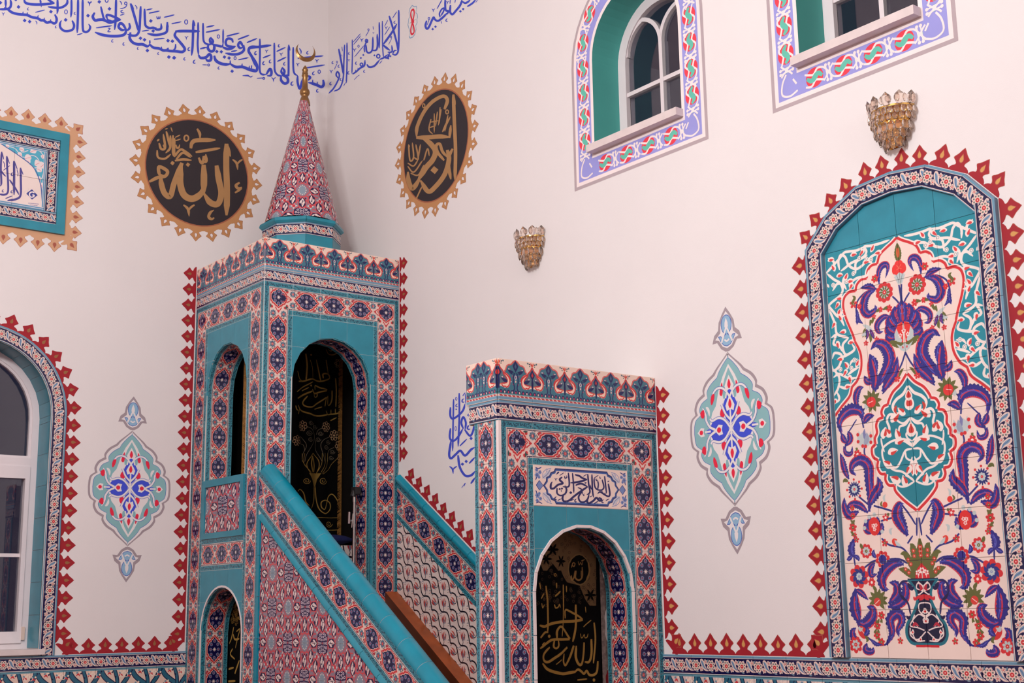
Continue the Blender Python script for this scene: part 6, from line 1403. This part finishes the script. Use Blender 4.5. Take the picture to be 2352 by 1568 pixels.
# tulip of pale petals
for t, colr_ in (('290,130 250,80 240,0', LGR), ('290,130 330,80 345,0', LGR), ('290,130 285,60 290,-20', (120, 124, 170)), ('290,120 265,70 270,10', LGR), ('290,120 310,70 310,10', (150, 160, 180))): A.leaf(N(t, CR7), .026, colr_, None, .1)
for x, y in ((232, 30), (235, 90), (345, 40), (345, 95), (275, 128), (300, 130)): A.disc(N('%d,%d' % (x, y), CR7)[0], .008, RD)
rose(230, 200, CR7, .020, 6, RD, WHT); green('215,170 225,150 210,148', CR7, .010)
saz('150,0 165,70 130,130', CR7, .028, 1); saz('110,130 130,190 175,190 185,130', CR7, .020, -1, True); saz('155,410 120,330 100,250 80,190', CR7, .028, 1)
saz('330,690 340,560 330,420 320,300 260,250 195,280 180,340 215,380', CR7, .044, -1); saz('330,640 370,560 420,470 400,390', CR7, .040, 1)
A.disc(N('205,498', CR7)[0], .001, RD)
q = N('203,498', CR7)[0]
for k in range(16):
    a = k*PI/8; A.leaf([(q[0]+.014*math.cos(a), q[1]+.014*math.sin(a)), (q[0]+.024*math.cos(a), q[1]+.024*math.sin(a)), (q[0]+.036*math.cos(a), q[1]+.036*math.sin(a))], .009, (36, 44, 110))
for k in range(8): a = k*PI/4; A.disc((q[0]+.040*math.cos(a), q[1]+.043*math.sin(a)), .0055, RD)
A.flower(q, .017, 8, LGR, RD)
green('150,430 120,420 105,440', CR7, .016); saz('320,700 250,640 180,630 120,680', CR7, .030, -1); saz('240,690 160,720 120,650 115,570', CR7, .034, 1)
green('190,610 185,650', CR7) if False else None
for x, y, r in ((185, 660, .013), (188, 725, .013), (190, 825, .020), (205, 890, .012)): rose(x, y, CR7, r, 6, RD, OL)
for t in ('170,760 185,780 175,800', '205,760 195,780 205,800', '170,860 190,880 175,896'): green(t, CR7, .012)
# red bud with blue petals
for t in ('370,870 330,800 345,730', '370,870 400,800 400,730', '360,870 310,840 290,780', '380,880 430,840 440,780'): saz(t, CR7, .030, 1)
A.disc(N('375,815', CR7)[0], .030, (214, 44, 44), .040); 
for x, y in ((365, 810), (388, 805), (378, 840)): A.flower(N('%d,%d' % (x, y), CR7)[0], .009, 5, WHT, RD)
for x, y in ((300, 770), (290, 830), (375, 715), (330, 735), (440, 860)): A.disc(N('%d,%d' % (x, y), CR7)[0], .009, LGR)
rose(470, 740, CR7, .016, 5, RD, WHT); green('480,710 495,715 490,700', CR7, .01); A.leaf(N('465,610 455,570 470,540', CR7), .012, LGR); A.disc(N('465,632', CR7)[0], .013, (220, 56, 50)); green('440,600 430,630 450,650', CR7, .009); A.leaf(N('520,890 510,850 530,830', CR7), .014, LGR)
saz('660,896 610,800 575,720 590,640 620,620', CR7, .050, 1)
# flowers of the lower third
saz('110,160 90,100 120,10', CR8, .034, 1, False); saz('110,150 140,170 150,195', CR8, .018, 1, False); saz('100,150 75,175 55,185', CR8, .018, 1, False)
rose(205, 118, CR8, .030, 8, RD, OL, None, (LGR, OL)); green('160,60 170,85 185,95', CR8, .016); rose(345, 55, CR8, .016, 5, RD, OL); rose(130, 30, CR8, .014, 5, RD, OL)
rose(330, 180, CR8, .034, 8, RD, BLU, None, (LGR, BLU)); A.disc(N('330,180', CR8)[0], .019, BLU); saz('280,170 260,140 265,105', CR8, .018, 1, False)
rose(150, 310, CR8, .048, 8, RD, LGR); q = N('150,310', CR8)[0]
for k in range(8): a = k*PI/4+.2; A.leaf([q, (q[0]+.022*math.cos(a), q[1]+.022*math.sin(a)), (q[0]+.038*math.cos(a+.45), q[1]+.038*math.sin(a+.45))], .018, (40, 48, 124))
A.flower(q, .016, 8, LGR, (120, 140, 180)); rose(247, 355, CR8, .018, 7, RD, WHT)
A.leaf(N('430,80 415,40 440,30', CR8), .02, (220, 60, 50)); A.leaf(N('470,80 440,60 420,30', CR8), .014, LGR)
saz('270,205 240,250 245,300 290,290', CR8, .026, -1); saz('490,215 420,210 350,260 320,330 340,400 375,410', CR8, .044, 1); saz('375,520 440,440 430,370 380,355', CR8, .036, 1); saz('370,545 450,520 500,460 500,380 470,365', CR8, .038, -1)
for k in range(9):
    q = N('295,490', CR8)[0]; a = -.9+k*.55; A.leaf([q, (q[0]+.028*math.cos(a), q[1]+.028*math.sin(a)), (q[0]+.050*math.cos(a), q[1]+.050*math.sin(a))], .018, OL, None, .3)
A.disc(N('290,505', CR8)[0], .018, (206, 60, 50)); A.line(N('275,520 305,490', CR8), .003, WHT); A.poly(N('240,520 270,540 290,560 260,560', CR8), LGR); green('255,380 275,410 280,430', CR8, .016)
saz('150,660 115,540 120,400', CR8, .050, -1); saz('130,650 190,670 245,620 250,560 210,540', CR8, .046, -1); saz('125,410 170,440 220,490', CR8, .024, 1)
for x, y in ((322, 605), (290, 685), (288, 757), (322, 810)): rose(x, y, CR8, .017, 6, RD, OL)
for t in ('305,630 295,655 280,650', '325,630 320,660', '285,710 270,740', '295,710 300,740', '290,780 310,795'): green(t+' '+t.split()[-1], CR8, .013)
saz('360,830 400,740 385,640 430,590 470,610 475,660 445,720 455,770', CR8, .040, -1); rose(465, 800, CR8, .014, 5, RD, OL)
A.disc(N('178,735', CR8)[0], .022, (206, 44, 48), .030, .6); A.line(N('165,710 190,745', CR8), .003, WHT); A.leaf(N('150,690 160,715 180,700', CR8), .018, LGR); saz('190,760 215,730 200,690', CR8, .022, 1, False); saz('160,800 110,780 100,730 125,700', CR8, .030, -1); rose(125, 830, CR8, .034, 7, RD, OL, None, (LGR, RD)); green('195,760 215,790 205,810', CR8, .014); saz('210,820 200,870 250,880 260,850', CR8, .028, -1); saz('240,790 280,825 330,830', CR8, .016, 1, False)
# leaves standing in the vase
for t, w in (('590,330 540,200 500,140 465,140', .030), ('580,330 510,270 450,250', .030), ('600,330 580,180 560,90 540,60', .036), ('640,330 620,150 615,20', .040)): green(t, CR8, w)
for x, y in ((565, 115), (572, 155), (525, 185), (545, 215), (618, 85), (620, 118), (620, 150), (505, 255), (530, 280)): A.flower(N('%d,%d' % (x, y), CR8)[0], .009, 6, (206, 60, 50), (230, 190, 160))
A.poly(N('632,205 600,240 580,280 580,332 640,332', CR8), (206, 36, 46)); A.flower(N('600,280', CR8)[0], .012, 5, WHT, RD); A.stroke(N('605,320 600,295', CR8), .003, WHT); A.flower(N('632,262', CR8)[0], .012, 5, WHT, RD); A.line(N('634,325 632,280', CR8), .003, WHT)
# vase
body = N('522,334 555,370 585,420 592,470', CR8)+N('598,490 585,540 560,600 520,670 513,740 530,790 570,822 680,830', CR8)
body[-1] = (NUC, body[-1][1]); A.poly(body+[(NUC, body[0][1])], (16, 14, 52)); A.line(cr(body[:4], 5), .011, (22, 106, 124)); A.line(cr(body[4:], 5), .013, (22, 106, 124)); A.line(N('520,336 645,334', CR8), .010, (22, 106, 124)); A.line(N('520,330 645,328', CR8), .004, (24, 20, 60))
A.poly(N('585,832 680,832 680,850 588,850', CR8), (196, 32, 44)); A.stroke(N('650,455 600,470 575,485 568,465', CR8), .013, (200, 40, 50), (.9, .5)); A.stroke(N('650,470 610,490', CR8), .012, (200, 40, 50))
A.stroke(N('520,345 480,350 455,390 465,450 520,510 545,600', CR8), .009, (30, 26, 86), (.9, .6)); A.leaf(N('520,360 550,400 570,390', CR8), .020, (24, 20, 70)); A.leaf(N('510,610 530,625 545,605', CR8), .014, (24, 20, 70)); A.leaf(N('465,450 490,480 510,490', CR8), .014, (24, 20, 70))
for t in ('640,400 600,360 590,400 640,420', '600,350 650,400 620,440 600,450', '655,510 610,520 610,570 655,620', '655,620 600,600 540,680 600,700 650,720', '660,730 600,790 545,760 540,700', '655,800 590,800 560,750', '600,690 560,650 575,600', '655,560 630,590 655,610', '655,660 640,640 655,620'): A.line(cr(N(t, CR8), 6), .0058, (232, 212, 206))
for x, y in ((648, 400), (655, 575), (658, 650), (560, 735), (620, 790)): A.leaf(N('%d,%d %d,%d %d,%d' % (x-18, y+8, x, y, x, y-26), CR8), .016, (236, 216, 210)); A.disc(N('%d,%d' % (x, y), CR8)[0], .004, RD)
for t in ('560,690 580,670 610,690', '610,370 625,400 610,420'): A.leaf(N(t, CR8), .014, (176, 40, 60))
# teal medallion
ml = [N('690,366 640,450 575,520 540,590 530,630', CR6), N('530,630 492,650 474,700 488,742', CR6), N('488,742 445,762 428,810 436,870', CR6)+N('380,60 385,112', CR7), N('385,112 356,150 366,220 408,252', CR7), N('408,252 402,310 430,362 474,366', CR7), N('474,366 472,420 500,462 548,466', CR7), N('548,466 562,520 640,600 742,680', CR7)]
md = [p for L in ml for p in cr(L, 6)]; md[0] = (NUC, md[0][1]); md[-1] = (NUC, md[-1][1])
A.poly(md, TL)
for L in ml: A.line(cr(L, 6), .024, WHT)
for L in ml: A.line([(p[0]-.0015, p[1]) for p in cr(L, 6)], .012, RD)
for t, c, w in (('697,470 660,540 600,590 570,650 600,720', CR6, .014), ('600,720 540,720 520,770 540,830 530,890', CR6, .012), ('720,740 680,800 630,820 620,880', CR6, .010), ('720,740 660,790 600,760 560,720', CR6, .009), ('700,130 620,80 540,80 460,130 440,180 460,260 540,330 620,350 720,430', CR7, .010), ('720,430 650,470 590,470 520,410', CR7, .009), ('700,150 640,170 600,260 560,310 480,290', CR7, .010), ('720,430 690,400 640,380', CR7, .008), ('700,120 660,80 620,60', CR7, .009), ('430,60 440,120 460,180', CR7, .009), ('640,170 650,230 690,250 700,220', CR7, .009), ('700,140 700,90', CR7, .005), ('690,0 650,20 660,60 700,85', CR7, .009), ('720,740 725,800', CR6, .006)):
    A.stroke(N(t, c), w, WHT, (.6, .5))
for x, y, a, c, w in ((710, 620, 1.57, CR6, .036), (705, 555, 1.57, CR6, .026), (650, 690, 2.4, CR6, .028), (590, 745, .6, CR6, .034), (530, 870, 2.2, CR6, .030), (725, 850, 1.57, CR6, .034), (530, 180, .2, CR7, .030), (590, 90, .2, CR7, .030), (490, 280, 2.6, CR7, .030), (560, 410, 2.7, CR7, .034), (640, 430, 1.9, CR7, .030), (700, 310, -1.57, CR7, .036), (670, 325, -2.2, CR7, .026), (580, 30, 1.9, CR7, .030), (460, 20, 1.2, CR7, .030)):
    q = N('%d,%d' % (x, y), c)[0]; v = np.array((math.cos(a), math.sin(a))); A.leaf([q-v*w*.8, q+np.array((-v[1], v[0]))*w*.15, q+v*w*1.0], w, WHT); A.leaf([q-v*w*.3, q+np.array((v[1], -v[0]))*w*.18, q+v*w*.8], w*.5, (204, 58, 54))
for x0, y0, c in ((600, 640, CR6),): A.leaf(N('600,640 590,680 605,715', c), .014, (190, 60, 50))
A.mirror = None
MT['panel'] = tmat('painted_panel_tiles', A.image('painted_panel'))
for i in range(4):
    for k in range(9): tile('panel_tile', WR, BU0+.197*(i+.5), BZ0+.2*(k+.5), .197, .2, MT['panel'], nt_, uv=(i/4, k/9, (i+1)/4, (k+1)/9), off=.006, t=.005)
# border tiles
IN = []
for i, p in enumerate(ARC):
    p = np.array(p); e = []
    for a, b_ in ((i-1, i), (i, i+1)):
        if a < 0: dd = np.array((0, 1.0))
        elif b_ >= len(ARC): dd = np.array((0, -1.0))
        else: dd = np.subtract(ARC[b_], ARC[a]); dd = dd/np.linalg.norm(dd)
        e.append(np.array((dd[1], -dd[0])))
    m_ = e[0]+e[1]; m_ = m_/np.dot(m_, e[0]); IN.append(p+m_*.096)
for s, t in ((0, 1), (1, 3)):
    u0 = NU0 if s == 0 else NU1-.096
    col('border_tile', WR, u0, u0+.096, ARC[0][1], 1.428, MT['frieze'], nt_, n=9, turn=t, off=.026)
part('panel_edge', lambda b: (pbox(b, WR, NU0+.001, NU0+.095, 1.43, 3.262, .001, .020), pbox(b, WR, NU1-.095, NU1-.001, 1.43, 3.262, .001, .020)), mat('steel_glaze', (104, 142, 164), .3), nt_)
for i in range(6):
    p, q = np.array(ARC[i]), np.array(ARC[i+1]); d_ = (q-p)/np.linalg.norm(q-p); L = np.linalg.norm(q-p)
    uvf = lambda u, v, p=p, d_=d_, L=L: (np.dot(np.array((u, v))-p, d_)/L*min(1, L/.2), 1+np.dot(np.array((u, v))-p, np.array((-d_[1], d_[0])))/.096)
    poly_tile('border_tile', WR, shrink([IN[i], IN[i+1], q, p]), MT['frieze'], nt_, uvf, off=.026, t=.024)
# plain tiles under the arch
for i in range(4):
    a, b_ = BU0+.197*i+.001, BU0+.197*(i+1)-.001
    us = sorted([a, b_]+[p[0] for p in IN if a < p[0] < b_]); zt = lambda u: poly_arch_z(min(max(u, IN[0][0]), IN[-1][0]), [tuple(p) for p in IN])-.001
    P = [(a, BZ1+.001), (b_, BZ1+.001)]+[(u, zt(u)) for u in us[::-1] if zt(u) > BZ1+.004]
    poly_tile('plain_tile', WR, P, MT['plain'], nt_, off=.006, t=.005)
